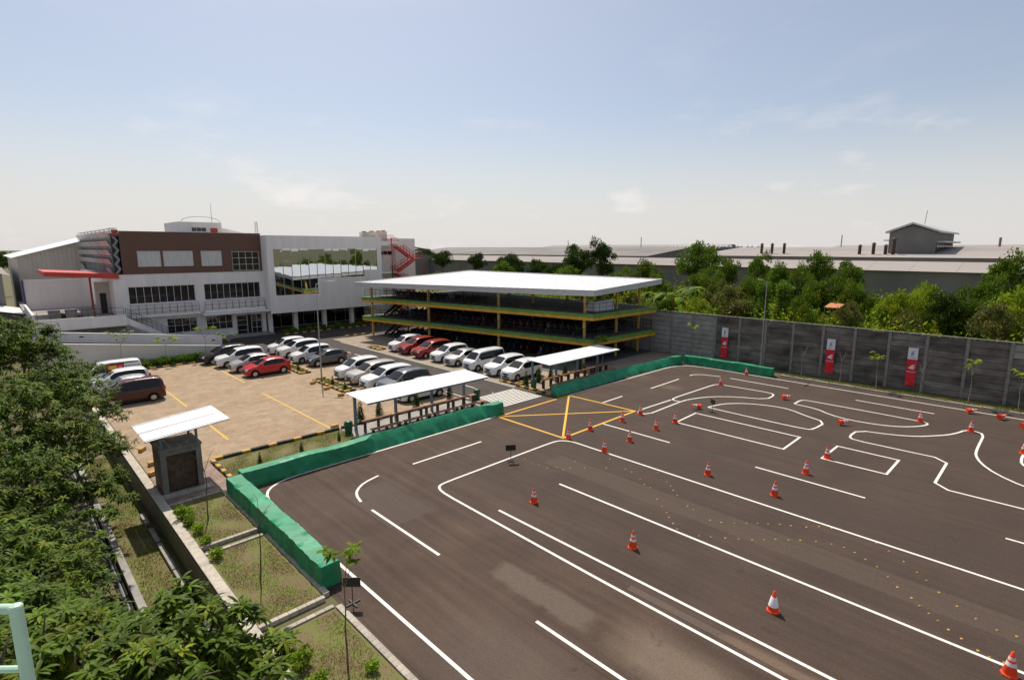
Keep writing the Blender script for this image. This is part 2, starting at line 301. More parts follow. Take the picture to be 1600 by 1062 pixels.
def np_mesh(name, V, F, m, tint=None, smooth=False):
    me = bpy.data.meshes.new(name); V = np.asarray(V, np.float32); F = np.asarray(F, np.int32); k = F.shape[1]
    me.vertices.add(len(V)); me.vertices.foreach_set('co', V.ravel())
    me.loops.add(F.size); me.loops.foreach_set('vertex_index', F.ravel())
    me.polygons.add(len(F)); me.polygons.foreach_set('loop_start', np.arange(0, F.size, k, dtype=np.int32))
    me.update(calc_edges=True); me.materials.append(M[m])
    if tint is not None:
        a = me.color_attributes.new('tint', 'FLOAT_COLOR', 'POINT'); c = np.ones((len(V), 4), np.float32); c[:, :3] = tint; a.data.foreach_set('color', c.ravel())
    if smooth: me.polygons.foreach_set('use_smooth', [True]*len(F))
    return me
def sheet(name, x0, x1, y0, y1, z, m): return struct(name, MB().quad((x0, y0, z), (x1, y0, z), (x1, y1, z), (x0, y1, z)), m)

# wall in the plane y = const (normal -Y) with real openings; reveals go back by d
def wall_holes(mb, x0, x1, z0, z1, y, holes, d=.25):
    xs = sorted({x0, x1, *[h[0] for h in holes], *[h[1] for h in holes]}); zs = sorted({z0, z1, *[h[2] for h in holes], *[h[3] for h in holes]})
    for i in range(len(xs)-1):
        for j in range(len(zs)-1):
            cx = (xs[i]+xs[i+1])/2; cz = (zs[j]+zs[j+1])/2
            if any(h[0] < cx < h[1] and h[2] < cz < h[3] for h in holes): continue
            mb.quad((xs[i], y, zs[j]), (xs[i+1], y, zs[j]), (xs[i+1], y, zs[j+1]), (xs[i], y, zs[j+1]))
    for a, b, c, e in holes:
        mb.quad((a, y, c), (b, y, c), (b, y+d, c), (a, y+d, c)); mb.quad((a, y, e), (b, y, e), (b, y+d, e), (a, y+d, e))
        mb.quad((a, y, c), (a, y+d, c), (a, y+d, e), (a, y, e)); mb.quad((b, y, c), (b, y+d, c), (b, y+d, e), (b, y, e))
def window(parent, x0, x1, z0, z1, y, cols, rows, pane='glass', fr=.06, name='window', org=(0, 0)):
    ox, oy = org
    x0 -= ox; x1 -= ox; y -= oy
    f = MB()
    xs = np.linspace(x0, x1, cols+1); zs = np.linspace(z0, z1, rows+1)
    for i, x in enumerate(xs):
        wd = fr if i in (0, cols) else fr*.7
        f.box(x-wd/2 if 0 < i < cols else (x if i == 0 else x-wd), x+wd/2 if 0 < i < cols else (x+wd if i == 0 else x), y-.04, y+.03, z0, z1)
    for j, z in enumerate(zs):
        wd = fr if j in (0, rows) else fr*.7
        f.box(x0+.002, x1-.002, y-.037, y+.027, z-wd/2 if 0 < j < rows else (z if j == 0 else z-wd), z+wd/2 if 0 < j < rows else (z+wd if j == 0 else z))
    wn = f.build(name, 'window_frame', parent)
    for i in range(cols):
        for j in range(rows):
            t = random.uniform(-.004, .004)
            MB().quad((xs[i], y+t, zs[j]), (xs[i+1], y-t, zs[j]), (xs[i+1], y-t*.5, zs[j+1]), (xs[i], y+t*.6, zs[j+1])).build('pane', pane, wn)
    return wn

# ---------------------------------------------------------------- ground and paved areas
g = MB(); XS = [-4000, 1.9, 4.3, 4000]; YS = [-4000, -12, 58, 4000]
for i in range(3):
    for j in range(3):
        z = -1.2 if (i == 1 and j == 1) else 0
        g.quad((XS[i], YS[j], z), (XS[i+1], YS[j], z), (XS[i+1], YS[j+1], z), (XS[i], YS[j+1], z))
g.quad((1.9, -12, -1.2), (1.9, 58, -1.2), (1.9, 58, 0), (1.9, -12, 0)); g.quad((4.3, -12, -1.2), (4.3, 58, -1.2), (4.3, 58, 0), (4.3, -12, 0))
g.quad((1.9, -12, -1.2), (4.3, -12, -1.2), (4.3, -12, 0), (1.9, -12, 0)); g.quad((1.9, 58, -1.2), (4.3, 58, -1.2), (4.3, 58, 0), (1.9, 58, 0))
struct('ground', g, 'soil')
struct('field', MB().prism([(54, -160), (400, -160), (400, 400), (54, 400)], .004, .9), 'field')
sheet('riding_track', 7.05, 50.7, -60, 26.9, .012, 'track')
sheet('parking_lot_paving', 4.78, 25.3, 31.55, 60.5, .012, 'pavers')
r_ = MB(); r_.quad((25.3, 26.9, .01), (30.8, 26.9, .01), (30.8, 62.5, .01), (25.3, 62.5, .01)); r_.quad((18.5, 62.5, .01), (30.8, 62.5, .01), (30.8, 76, .01), (18.5, 76, .01)); r_.quad((30.8, 64.5, .01), (53, 64.5, .01), (53, 76, .01), (30.8, 76, .01)); r_.quad((16.5, 60.5, .01), (25.3, 60.5, .01), (25.3, 62.5, .01), (16.5, 62.5, .01))
struct('road', r_, 'road')
sheet('forecourt_paving', 30.8, 53.1, 27.3, 64.5, .02, 'pavers_grey')
sheet('parking_ground_floor', 36.9, 53.0, 31.6, 64.4, .03, 'floor')
sheet('booth_paving', 4.75, 7.6, 27.0, 31.5, .014, 'pavers_red')
sheet('lawn', 7.75, 15.2, 27.2, 31.3, .015, 'lawn')
sheet('shelter_floor', 15.2, 25.2, 27.2, 31.3, .03, 'concrete')
sheet('sunken_strip', 2.55, 4.2, -12, 58, -1.19, 'lawn')
sheet('planting_strip', 51.05, 52.5, -40, 17.2, .03, 'soil')

# painted lines
def line_mesh(mb, pts, wd, z, closed=False):
    P = [Vector((p[0], p[1], 0)) for p in pts]; n = len(P); L = []; Rr = []
    for i in range(n):
        if closed: a, b = P[(i-1) % n], P[(i+1) % n]
        else: a, b = P[max(i-1, 0)], P[min(i+1, n-1)]
        d0 = (P[i]-a).normalized() if (P[i]-a).length > 1e-6 else (b-P[i]).normalized(); d1 = (b-P[i]).normalized() if (b-P[i]).length > 1e-6 else d0
        t = (d0+d1).normalized() if (d0+d1).length > .05 else d1; nn = Vector((-t.y, t.x, 0)); k = 1/max(.45, nn.dot(Vector((-d1.y, d1.x, 0))))
        L.append(P[i]+nn*wd/2*k); Rr.append(P[i]-nn*wd/2*k)
    for i in range(n if closed else n-1):
        j = (i+1) % n; mb.quad((*L[i][:2], z), (*L[j][:2], z), (*Rr[j][:2], z), (*Rr[i][:2], z))
def smooth_pts(p, it=1):
    for _ in range(it):
        q = [p[0]]
        for a, b in zip(p[:-1], p[1:]):
            d = math.dist(a, b); k = min(.25, .6/max(d, .01))
            q += [(a[0]+(b[0]-a[0])*k, a[1]+(b[1]-a[1])*k), (b[0]-(b[0]-a[0])*k, b[1]-(b[1]-a[1])*k)]
        q.append(p[-1]); p = q
    return p
WL = []
def mark(name, pts, m='white_line', wd=.12, z=.017, sm=0, closed=False):
    mb = MB(); line_mesh(mb, smooth_pts(pts, sm) if sm else pts, wd, z, closed); return struct(name, mb, m)
for p in ([(11.09, 20.32), (11.09, 15.32)], [(15.32, 23.37), (20.21, 23.37)], [(15.12, 16.33), (15.1, -25)], [(19.11, 16.22), (19.11, -25)], [(11.05, 10.23), (11.05, 5.2)], [(11.05, .2), (11.05, -5)],
          [(28.18, 10.28), (28.18, 5.24)], [(28.2, 20.23), (28.2, 15.33)], [(38.51, 22.9), (43.16, 22.9)], [(32.23, 23.2), (34.81, 23.2)], [(46.72, 19.82), (46.7, 14.9)], [(46.72, 10.04), (46.7, 5.21)], [(28.12, .37), (28.12, -4.7)]):
    mark('lane_dash' if math.dist(*p) < 8 else 'lane_line', p)
mark('lane_curve', [(11.13, 21.35), (11.3, 22.1), (11.62, 22.62), (12.25, 23.1), (13.21, 23.35)], sm=1)
mark('lane_curve', [(45.06, 22.85), (45.7, 22.8), (46.25, 22.3), (46.75, 20.75)], sm=1)
mark('lane_loop', [(14.06, -25), (14.2, 10.0), (14.38, 19.2), (14.5, 19.9), (14.75, 20.22), (15.2, 20.3), (23.1, 20.3), (23.65, 20.2), (23.95, 19.95), (24.15, 19.45), (24.14, 18.6), (24.1, 9.85), (24.14, -25)], sm=1)
mark('course_line', [(36.68, 19.99), (32.07, 20.24), (32.02, 19.24), (37.09, 19.22), (38.28, 18.92), (39.79, 18.21), (41.05, 16.85), (42.01, 14.9), (43.69, 14.92), (44.2, 15.38), (43.95, 19.08), (43.8, 19.6), (43.4, 19.8), (37.16, 20.1), (36.65, 19.85), (36.65, 19.3)], sm=1)
mark('slalom_box', [(31.97, 16.98), (34.81, 17.05), (34.82, 10.19), (31.97, 10.18)], closed=True)
mark('slalom_box', [(32.02, 8.18), (34.77, 8.12), (34.78, 5.13), (32.07, 5.17)], closed=True)
mark('course_line', [(36.78, 17.1), (37.45, 16.97), (38.44, 16.7), (39.47, 15.93), (40.25, 14.7), (40.6, 13.38), (40.38, 12.44), (39.77, 11.47), (39.11, 9.97), (37.04, 10.1), (36.68, 10.4), (36.65, 12.78), (36.75, 17.05)], sm=1)
mark('course_line', [(42.26, 12.98), (43.71, 13.0), (43.95, 12.54), (44.0, 7.91), (43.92, 5.6), (43.8, 5.15), (43.24, 5.15), (42.51, 5.5), (41.61, 6.26), (41.05, 7.4), (40.85, 9.0), (41.22, 10.3), (42.08, 11.4), (42.24, 12.9)], sm=1)
mark('course_line', [(32.05, -10), (31.99, 3.25), (36.74, 3.22), (36.64, 7.75), (37.1, 8.12), (38.85, 8.05), (39.4, 6.3), (40.1, 5.2), (41.1, 4.4), (41.95, 3.83), (42.87, 3.47), (43.75, 3.25), (44.0, 2.8), (43.61, 2.3), (39.6, 2.32), (38.59, 2.24), (37.42, 1.92), (36.19, 1.25), (35.13, .12), (34.4, -1.5)], sm=1)
mark('course_line', [(42.35, .3), (39.4, .45), (38.5, .25), (37, -1)], sm=1)
mark('edge_line', [(8.1, -25), (8.1, 23.6), (8.2, 24.9), (8.6, 25.7), (9.4, 26.2), (10.4, 26.33), (24.2, 26.33)], sm=1)
mark('edge_line', [(31.9, 26.33), (46.8, 26.0), (48.2, 25.6), (49.0, 24.8), (49.35, 23.2), (49.4, -25)], sm=1)
yb = MB(); q4 = [(24.24, 26.22), (31.95, 26.28), (32.14, 20.3), (24.21, 20.31)]
line_mesh(yb, q4, .16, .022, True); struct('yellow_box_marking', yb, 'yellow_line')
mark('yellow_box_diagonal', [(24.4, 26.1), (32.0, 20.42)], 'yellow_line', .15, .027); mark('yellow_box_diagonal', [(31.8, 26.15), (24.36, 20.44)], 'yellow_line', .15, .032)
for i in range(11): mark('crosswalk_stripe', [(26.25-.0*i, 27.75+i*.3), (30.3, 27.75+i*.3)], 'white_line', .16, .016)
for y in np.arange(50.2, 62, 2.15): mark('road_dash', [(28.1, y), (28.1, y+1.3)], wd=.1, z=.016)
for y in np.arange(33.2, 50, 2.15): mark('road_dash', [(28.1, y), (28.1, y+1.3)], wd=.1, z=.016)
mark('road_edge_line', [(25.7, 31.1), (25.7, 62)], wd=.1, z=.016); mark('road_edge_line', [(28.2, 31.2), (28.2, 31.05)], wd=.1, z=.016)
mark('road_edge_line', [(30.65, 31.1), (30.65, 62)], wd=.1, z=.016)
for x, a, b in ((14.82, 32.0, 44.0), (15.0, 48.5, 60.0), (9.4, 34.4, 38.6), (9.45, 43.9, 50.0)): mark('bay_line', [(x, a), (x, b)], 'lot_yellow', .13, .018)

# ---------------------------------------------------------------- kerbs made of single blocks
kb_y = MB().box(-.24, .24, -.1, .1, -.05, .17).mesh('kerb_block', None); kb_s = MB().box(-.24, .24, -.09, .09, -.05, .1).mesh('kerb_block', None)
def mm(me, m):
    c = me.copy(); c.materials.append(M[m]); return c
KY, KB, KS = mm(kb_y, 'kerb_yellow'), mm(kb_y, 'kerb_black'), mm(kb_s, 'kerb_stone')
def kerb(a, b, meshes, root=None, z=.0, step=.5, jit=.012):
    root = root or sroot('kerb', (a[0], a[1], 0)); d = math.dist(a, b); n = max(1, round(d/step)); an = math.atan2(b[1]-a[1], b[0]-a[0])
    for i in range(n):
        t = (i+.5)/n; x = a[0]+(b[0]-a[0])*t-root.location.x; y = a[1]+(b[1]-a[1])*t-root.location.y
        o = ob('kerb_block', meshes[i % len(meshes)], root, 0, (x+random.uniform(-jit, jit), y+random.uniform(-jit, jit), z+random.uniform(-.012, .012)), (0, 0, an+random.uniform(-.02, .02)))
        o.scale = (d/n/.49*.985, 1, 1)
    return root
kerb((7.75, 31.42), (15.1, 31.42), [KY, KB, KB]); kerb((7.66, 27.3), (7.66, 31.3), [KY, KB], step=.45)
kerb((8.0, 60.62), (16.4, 60.62), [KY, KB], step=.55)
kerb((15.3, 31.45), (25.2, 31.45), [KB, KY], step=.5); kerb((31.0, 27.3), (31.0, 31.2), [KY, KB], step=.5); kerb((31.3, 31.2), (41.0, 31.2), [KY, KB], step=.5)
for nm, (x0, x1, y0, y1) in (('a', (19.6, 20.6, 39.5, 45.2)), ('b', (19.8, 20.7, 48.3, 59.5))):
    rt = sroot('parking_island', (x0, y0, 0)); MB().box(0, x1-x0, 0, y1-y0, .0, .09).build('island_soil', 'lawn', rt)
    for p, q in (((x0, y0), (x1, y0)), ((x1, y0), (x1, y1)), ((x1, y1), (x0, y1)), ((x0, y1), (x0, y0))): kerb(p, q, [KY, KB], rt, step=.42)
for y0, y1 in ((53.8, 56.2), (31.6, 33.5)):
    rt = sroot('parking_island', (31.2, y0, 0)); MB().box(0, .9, 0, y1-y0, .021, .09).build('island_soil', 'lawn', rt)
    for p, q in (((31.2, y0), (32.1, y0)), ((32.1, y0), (32.1, y1)), ((32.1, y1), (31.2, y1)), ((31.2, y1), (31.2, y0))): kerb(p, q, [KY, KB], rt, step=.45)
for a, b in (((28, 72.6), (34.5, 72.6)), ((36, 72.6), (46, 72.6)), ((33, 65.4), (36.5, 65.4))): kerb(a, b, [KY, KB], step=.6)
kerb((50.86, -12), (50.86, 17.0), [KS], step=1.0, z=.02, jit=.03)
for i, (x, y, rz) in enumerate(((19.05, 44.02, .3), (19.04, 41.41, .1), (18.96, 38.76, -.2), (15.05, 31.9, .1), (5.25, 35.8, .9), (5.25, 33.0, .2), (4.98, 31.5, .5))):
    tag(ob('kerb_block', KY, None, 0, (x, y, .06), (0, 0, rz)), 'loose yellow painted kerb block lying on the lot paving', 'kerb block', 'loose yellow blocks on the paving')

# ---------------------------------------------------------------- retaining wall, ditch, garden beds
rw = thing('retaining_wall', 'long grey concrete retaining wall beside the sunken grass strip', 'wall', (4.5, 58, 0))
MB().box(-.16, .16, -70, 0, -1.25, .06).build('wall_body', 'render_dark', rw, bevel=.01)
MB().box(-.18, .18, -70, .0, .063, .12).build('coping', 'kerb_stone', rw, bevel=.01)
lw = thing('ditch_wall', 'low weathered concrete wall between grass strip and pipe ditch', 'wall', (2.55, 50, -1.2)); MB().box(-.12, .12, -60, 0, 0, .38).build('wall_body', 'concrete', lw, bevel=.01)
lc = thing('strip_curb', 'broken low concrete curb inside the sunken grass strip', 'curb', (4.0, 29.5, -1.2))
for a, b in ((-1.2, 0), (-3.4, -1.9), (-6.2, -3.6), (-9.5, -6.3), (-14, -9.6)): MB().box(-.09, .09, a, b, 0, .14+random.random()*.05).build('curb_piece', 'concrete', lc, bevel=.01)
for i, (x, z, mt) in enumerate(((2.0, -1.1, 'grey_metal'), (2.13, -1.12, 'black'), (2.24, -1.1, 'grey_metal'), (2.36, -1.12, 'black'))):
    tag(MB().tube((x, -8, z), (x, 44, z), .055, n=8).build('pipe', mt, smooth=True), ('silver' if mt == 'grey_metal' else 'black')+' pipe lying along the narrow ditch', 'pipe', 'pipes in the ditch')
def bed(y0, y1, label):
    t = thing('garden_bed', label, 'garden bed', (4.68, y0, 0)); W = 2.1; D = y1-y0
    MB().box(0, W, 0, D, 0, .1).build('soil', 'lawn', t)
    n = int(D/.22)
    for i in range(n): ob('edging_brick', EB, t, 0, (W+.12, (i+.5)*D/n, .0), (0, 0, math.pi/2))
    n = int(W/.3)
    for i in range(n):
        ob('edging_brick', EB2, t, 0, ((i+.5)*W/n, -.1, 0)); ob('edging_brick', EB2, t, 0, ((i+.5)*W/n, D+.1, 0))
    return t
EB = MB().box(-.105, .105, -.1, .1, 0, .16).mesh('edging_brick', 'kerb_stone'); EB2 = MB().box(-.145, .145, -.08, .08, 0, .15).mesh('edging_brick', 'kerb_stone')
bed(22.1, 26.7, 'grass garden bed with pale edging in front of the booth'); bed(15.95, 21.25, 'grass garden bed with pale edging midway along the green barrier'); bed(6.0, 15.1, 'grass garden bed with pale edging beyond the end of the green barrier')

# grass blades (stuff)
def blades(name, areas, dens, h, z0=.0, label='', patch=2.0, m='grass'):
    V = []; T = []
    for x0, x1, y0, y1, zz in areas:
        n = int((x1-x0)*(y1-y0)*dens); x = rng.uniform(x0, x1, n); y = rng.uniform(y0, y1, n)
        keep = (np.sin(x*1.9*patch+np.cos(y*1.3)*2)+np.sin(y*1.1*patch+x*.7)+rng.normal(0, .8, n)) > -.6
        x, y = x[keep], y[keep]; n = len(x); a = rng.uniform(0, 6.28, n); hh = h*rng.uniform(.5, 1.4, n); wd = h*.16*rng.uniform(.7, 1.4, n); le = rng.normal(0, .5, (n, 2))*hh[:, None]
        b0 = np.stack([x-np.cos(a)*wd, y-np.sin(a)*wd, np.full(n, zz)], 1); b1 = np.stack([x+np.cos(a)*wd, y+np.sin(a)*wd, np.full(n, zz)], 1); tp = np.stack([x+le[:, 0], y+le[:, 1], zz+hh], 1)
        V.append(np.stack([b0, b1, tp], 1).reshape(-1, 3)); c = np.stack([rng.uniform(.7, 1.7, n), rng.uniform(.75, 1.25, n), rng.uniform(.6, 1.1, n)], 1); T.append(np.repeat(c, 3, 0))
    V = np.concatenate(V); o = ob(name, np_mesh(name, V, np.arange(len(V)).reshape(-1, 3), m, np.concatenate(T))); o['kind'] = 'stuff'; o['label'] = label; o['category'] = 'grass'
blades('garden_grass', [(4.75, 6.7, 22.2, 26.6, .1), (4.75, 6.7, 16.0, 21.2, .1), (4.75, 6.7, 6.1, 15, .1), (7.8, 15.1, 27.4, 31.2, .015)], 900, .05, label='short patchy green and brown grass in the garden beds')
blades('strip_grass', [(2.75, 4.25, 10, 40, -1.19)], 500, .07, label='dry tufted grass in the sunken strip')
blades('verge_grass', [(51.1, 52.4, -6, 17, .03), (19.7, 20.5, 39.7, 45, .09), (19.9, 20.6, 48.5, 59.3, .09)], 300, .12, label='tufts of grass along the wall verge and islands')
# ---------------------------------------------------------------- perimeter wall of posts and panels
pw = thing('concrete_boundary_wall', 'tall grey precast concrete panel wall with posts along the track', 'wall', (53.4, 14.5, 0))
NB0, NB1 = -8, 16; PH = [.52]*9
def rel(y): return y-14.5
pmesh = {}
for kx in range(3):
    q = MB(); z0 = 0; q.box(-.035, .035, -1.17, 1.17, 0, .462)
    pmesh[kx] = [q.mesh('wall_panel', 'panel'), MB().box(-.035, .035, -1.17, 1.17, 0, .462).mesh('wall_panel', 'panel_pale')]
post_me = MB().box(-.13, .1, -.11, .11, 0, 4.66).mesh('wall_post', 'post')
for i in range(NB0, NB1):
    y = 14.5+i*2.5
    ob('wall_post', post_me, pw, .015, (random.uniform(-.02, .02), rel(y), 0), (random.uniform(-.004, .004), random.uniform(-.006, .006), 0))
    pale = 4 <= i <= 12
    for j in range(9):
        o = ob('wall_panel', pmesh[0][1 if (pale or (i == -6 and j > 6)) else 0], pw, 0, (random.uniform(-.04, -.003), rel(y+1.25), .02+j*.505), (0, random.uniform(-.004, .004), 0))
MB().box(.036, .05, rel(14.5+NB0*2.5), rel(14.5+NB1*2.5), 0, 4.6).build('joint_backing', 'render_dark', pw)
MB().box(-.1, .1, rel(14.5+NB0*2.5), rel(14.5+NB1*2.5), 4.662, 4.73).build('coping', 'post', pw, bevel=.01)

# ---------------------------------------------------------------- main building
OX, OY = 27.0, 76.0
bd = thing('office_building', 'large white and brown three storey office with mirrored glass and red stairs', 'building', (OX, OY, 0))
def bx(mb, x0, x1, y0, y1, z0, z1): return mb.box(x0-OX, x1-OX, y0-OY, y1-OY, z0, z1)
# lower white facade with openings
wh = MB(); holes = [(11.65, 18.6, 5.0, 7.05), (19.6, 26.45, 5.0, 7.05), (15.2, 18.5, 1.15, 3.0), (19.5, 22.65, 1.1, 2.95), (23.1, 26.4, .02, 2.75)]
wall_holes(wh, 10.3-OX, 26.9-OX, 0, 8.5, 0, [(a-OX, b-OX, c, d) for a, b, c, d in holes])
bx(wh, 10.3, 10.6, 76.001, 104, 3.3, 8.5)
wh.build('lower_wall', 'facade', bd)
br = MB(); bh = [(12.92, 15.27, 9.35, 11.2), (15.52, 18.72, 9.35, 11.2), (19.6, 22.0, 9.3, 11.2), (23.2, 26.6, 8.6, 11.1)]
wall_holes(br, 11.35-OX, 26.9-OX, 8.5, 13.4, -.05, [(a-OX, b-OX, c, d) for a, b, c, d in bh])
br.build('brown_wall', 'brown', bd)
MB().box(11.35-OX, 27-OX, -.09, .2, 13.4, 13.47).build('parapet_cap', 'chevron', bd)
core = MB(); bx(core, 10.7, 26.9, 76.9, 104, .0, 13.2); core.build('interior_core', 'render_dark', bd)
for (a, b, c, d), cn, rn in zip(holes[:4], (9, 9, 4, 4), (1, 1, 2, 2)): window(bd, a+.01, b-.01, c+.01, d-.01, 76.16, cn, rn, org=(OX, OY))
for (a, b, c, d) in bh[:3]: window(bd, a+.01, b-.01, c+.01, d-.01, 76.05, 2 if b-a > 2.6 else 1, 1, pane='pale_pane', org=(OX, OY), fr=.05)
window(bd, 23.21, 26.59, 8.61, 11.09, 76.08, 4, 3, org=(OX, OY))
dr = window(bd, 23.15, 24.5, .03, 2.74, 76.16, 1, 4, name='door', org=(OX, OY)); dr2 = window(bd, 25.0, 26.35, .03, 2.74, 76.16, 2, 3, name='door', org=(OX, OY))
MB().box(24.5-OX, 25-OX, .5, .55, .03, 2.74).build('doorway', 'black', bd)
# balconies and railings on the first floor
def railing(parent, a, b, z, h=1.0, n=8, bars=2, r=.02, m='black', name='railing'):
    mb = MB(); a = Vector((*a, z)); b = Vector((*b, z))
    for i in range(n+1):
        p = a+(b-a)*i/n; mb.tube(p, p+Vector((0, 0, h)), r, n=5)
    for k in range(bars+1):
        zz = Vector((0, 0, h*(1-k/(bars+.6)))); mb.tube(a+zz, b+zz, r*1.1 if k == 0 else r*.8, n=5)
    return mb.build(name, m, parent)
for x0, x1 in ((11.5, 18.7), (19.3, 26.6)):
    sb = MB(); bx(sb, x0, x1, 75.1, 75.99, 3.45, 3.75); sb.build('balcony_slab', 'facade', bd)
    railing(bd, (x0-OX+.05, -.85), (x1-OX-.05, -.85), 3.75, 1.15, 9)
    q = MB(); n = 9
    for i in range(n):
        a = x0+.1+(x1-x0-.2)*i/n; b = x0+.1+(x1-x0-.2)*(i+1)/n
        MB().box(a-OX+.05, b-OX-.05, -.8, -.78, 3.85, 4.75).build('balcony_panel', 'facade2', bd)
cs = MB(); bx(cs, 18.9, 26.8, 74.0, 75.95, 3.2, 3.42); cs.build('entrance_canopy', 'facade', bd, bevel=.02)
st = MB(); bx(st, 18.9, 27.3, 74.2, 75.98, .012, .14); bx(st, 19.5, 27.0, 74.8, 75.98, .14, .27); st.build('entrance_step', 'concrete', bd)
# projecting white block with stepped mirror glazing
FY = 74.0
fw = MB(); gl = [(27.75, 33.68, 5.2, 7.35), (27.75, 41.0, 7.35, 8.3), (27.75, 43.3, 8.3, 11.45)]
wall_holes(fw, 26.9-OX, 44.05-OX, 2.8, 13.2, FY-OY, [(a-OX, b-OX, c, d) for a, b, c, d in gl], d=.0)
bx(fw, 26.96, 43.74, FY+.3, 95, 11.61, 13.19); fw.box(26.9-OX, 26.95-OX, FY-OY+.002, 20, 2.8, 13.198); bx(fw, 26.95, 44.0, FY+.002, 95, 2.8, 3.0); bx(fw, 26.95, 44.0, FY+.6, 94, 3.0, 11.6)
bx(fw, 43.75, 44.05, FY+.002, 78.2, 3.0, 13.19)
fw.build('upper_wall', 'facade', bd)
xs = np.linspace(27.75, 43.3, 14)
gz = MB()
for i, x in enumerate(xs):
    zb = 5.2 if x < 33.8 else (7.35 if x < 41.2 else 8.3)
    gz.box(x-OX-.03, x-OX+.03, FY-OY+.02, FY-OY+.1, zb, 11.45)
gzo = gz.build('glazing_frame', 'grey_metal', bd)
for i in range(13):
    xm = (xs[i]+xs[i+1])/2; zb = 5.2 if xm < 33.7 else (7.35 if xm < 41.0 else 8.3)
    zz = [zb]+[z for z in (7.35, 8.3, 9.9) if z > zb+.1]+[11.45]
    for a, b in zip(zz[:-1], zz[1:]):
        t = [random.uniform(-.002, .002) for _ in range(4)]; y = FY-OY+.07
        MB().quad((xs[i]-OX, y+t[0], a), (xs[i+1]-OX, y+t[1], a), (xs[i+1]-OX, y+t[2], b), (xs[i]-OX, y+t[3], b)).build('pane', 'mirror', gzo)
# open ground floor under the block
for x in (27.4, 30.9, 35.2, 39.6, 43.6): MB().box(x-OX-.28, x-OX+.28, -.3, .26, 0, 2.8).build('column', 'facade', bd, bevel=.02)
window(bd, 27.0, 44.0, .05, 2.75, 80.0, 10, 1, org=(OX, OY), name='ground_glazing')
# recess with fire stair and end block
eb = MB(); wall_holes(eb, 44.05-OX, 52.0-OX, 0, 12.1, 2.0, [(44.5-OX, 45.6-OX, 9.0, 11.2), (46.0-OX, 48.5-OX, 10.4, 11.1)], d=.2)
bx(eb, 44.06, 52.0, 78.25, 95, .0, 12.0); bx(eb, 48.6, 52.4, 77.2, 77.99, 0, 13.1); bx(eb, 48.6, 52.4, 77.99, 95, 12.01, 13.1); bx(eb, 44.06, 48.2, 74.3, 78.0, 11.9, 12.6); bx(eb, 44.06, 48.2, 74.3, 78.0, 7.6, 7.9)
eb.build('end_wall', 'facade', bd)
window(bd, 44.5, 45.6, 9.0, 11.2, 78.15, 1, 2, org=(OX, OY)); window(bd, 46.0, 48.5, 10.4, 11.1, 78.15, 3, 1, org=(OX, OY))
fs = MB()
def flight(x0, z0, x1, z1, y0, y1):
    n = 12
    for s in (y0, y1):
        fs.bar((x0-OX, s-OY, z0), (x1-OX, s-OY, z1), .06, .3)
        for k in (.55, 1.05): fs.bar((x0-OX, s-OY, z0+k), (x1-OX, s-OY, z1+k), .05, .06)
        for i in range(n//2+1):
            t = i/(n/2); x = x0+(x1-x0)*t-OX; z = z0+(z1-z0)*t; fs.bar((x, s-OY, z), (x, s-OY, z+1.05), .04, .04)
    for i in range(n):
        t = (i+.5)/n; x = x0+(x1-x0)*t-OX; z = z0+(z1-z0)*t; fs.box(x-.14, x+.14, y0-OY, y1-OY, z-.02, z+.02)
flight(47.2, 12.1, 50.6, 9.9, 75.2, 76.2); flight(50.6, 9.9, 47.0, 7.8, 74.0, 75.0); flight(47.0, 7.8, 50.6, 5.4, 75.2, 76.2); flight(50.6, 5.4, 47.0, 2.8, 74.0, 75.0); flight(47.0, 2.8, 50.6, .1, 75.2, 76.2)
for z in (9.9, 5.4): fs.box(50.6-OX, 51.6-OX, -2.0, .2, z-.05, z+.03); fs.bar((51.6-OX, -2, z+1), (51.6-OX, .2, z+1), .05, .05); fs.bar((50.6-OX, -2, z+1), (51.6-OX, -2, z+1), .05, .05); fs.bar((51.58-OX, -1.98, 0), (51.58-OX, -1.98, z+1), .1, .1)
for z in (12.1, 7.8, 2.8): fs.box(45.9-OX, 47.1-OX, -2.0, .2, z-.05, z+.03); fs.bar((46-OX, -1.98, z+1), (47.1-OX, -1.98, z+1), .05, .05); fs.bar((45.95-OX, -1.98, 0), (45.95-OX, -1.98, z+1), .1, .1)
for xx in np.linspace(44.2, 46.6, 9): fs.bar((xx-OX, -1.65, 12.6), (xx-OX, -1.65, 13.5), .04, .04)
fs.bar((44.2-OX, -1.65, 13.5), (46.6-OX, -1.65, 13.5), .05, .05)
fs.build('fire_stair', 'red', bd)
# roof tower, red door
tw = MB(); wall_holes(tw, 20.6-OX, 26.4-OX, 13.0, 15.3, 14.0, [(22.3-OX, 24.3-OX, 13.9, 14.55), (24.8-OX, 25.8-OX, 13.0, 14.5)], d=.15)
bx(tw, 20.6, 26.4, 90.16, 98, 13.0, 15.29); tw.build('roof_tower', 'facade', bd)
window(bd, 22.3, 24.3, 13.9, 14.55, 90.1, 3, 1, org=(OX, OY)); MB().box(24.8-OX, 25.8-OX, 14.08, 14.12, 13.2, 14.5).build('tower_door', 'red', bd)
rr = MB(); n = 10
for i in range(n):
    a0 = math.pi*i/n; a1 = math.pi*(i+1)/n
    rr.bar((23.7-2.6*math.cos(a0)-OX, 14.2, 15.35+.75*math.sin(a0)), (23.7-2.6*math.cos(a1)-OX, 14.2, 15.35+.75*math.sin(a1)), .06, .06)
rr.build('arched_rail', 'grey_metal', bd)
MB().prism([(26.4-OX, 14.2), (33-OX, 14.2), (26.4-OX, 14.21)], 12.8, 12.81).build('roof_deck', 'fascia', bd)
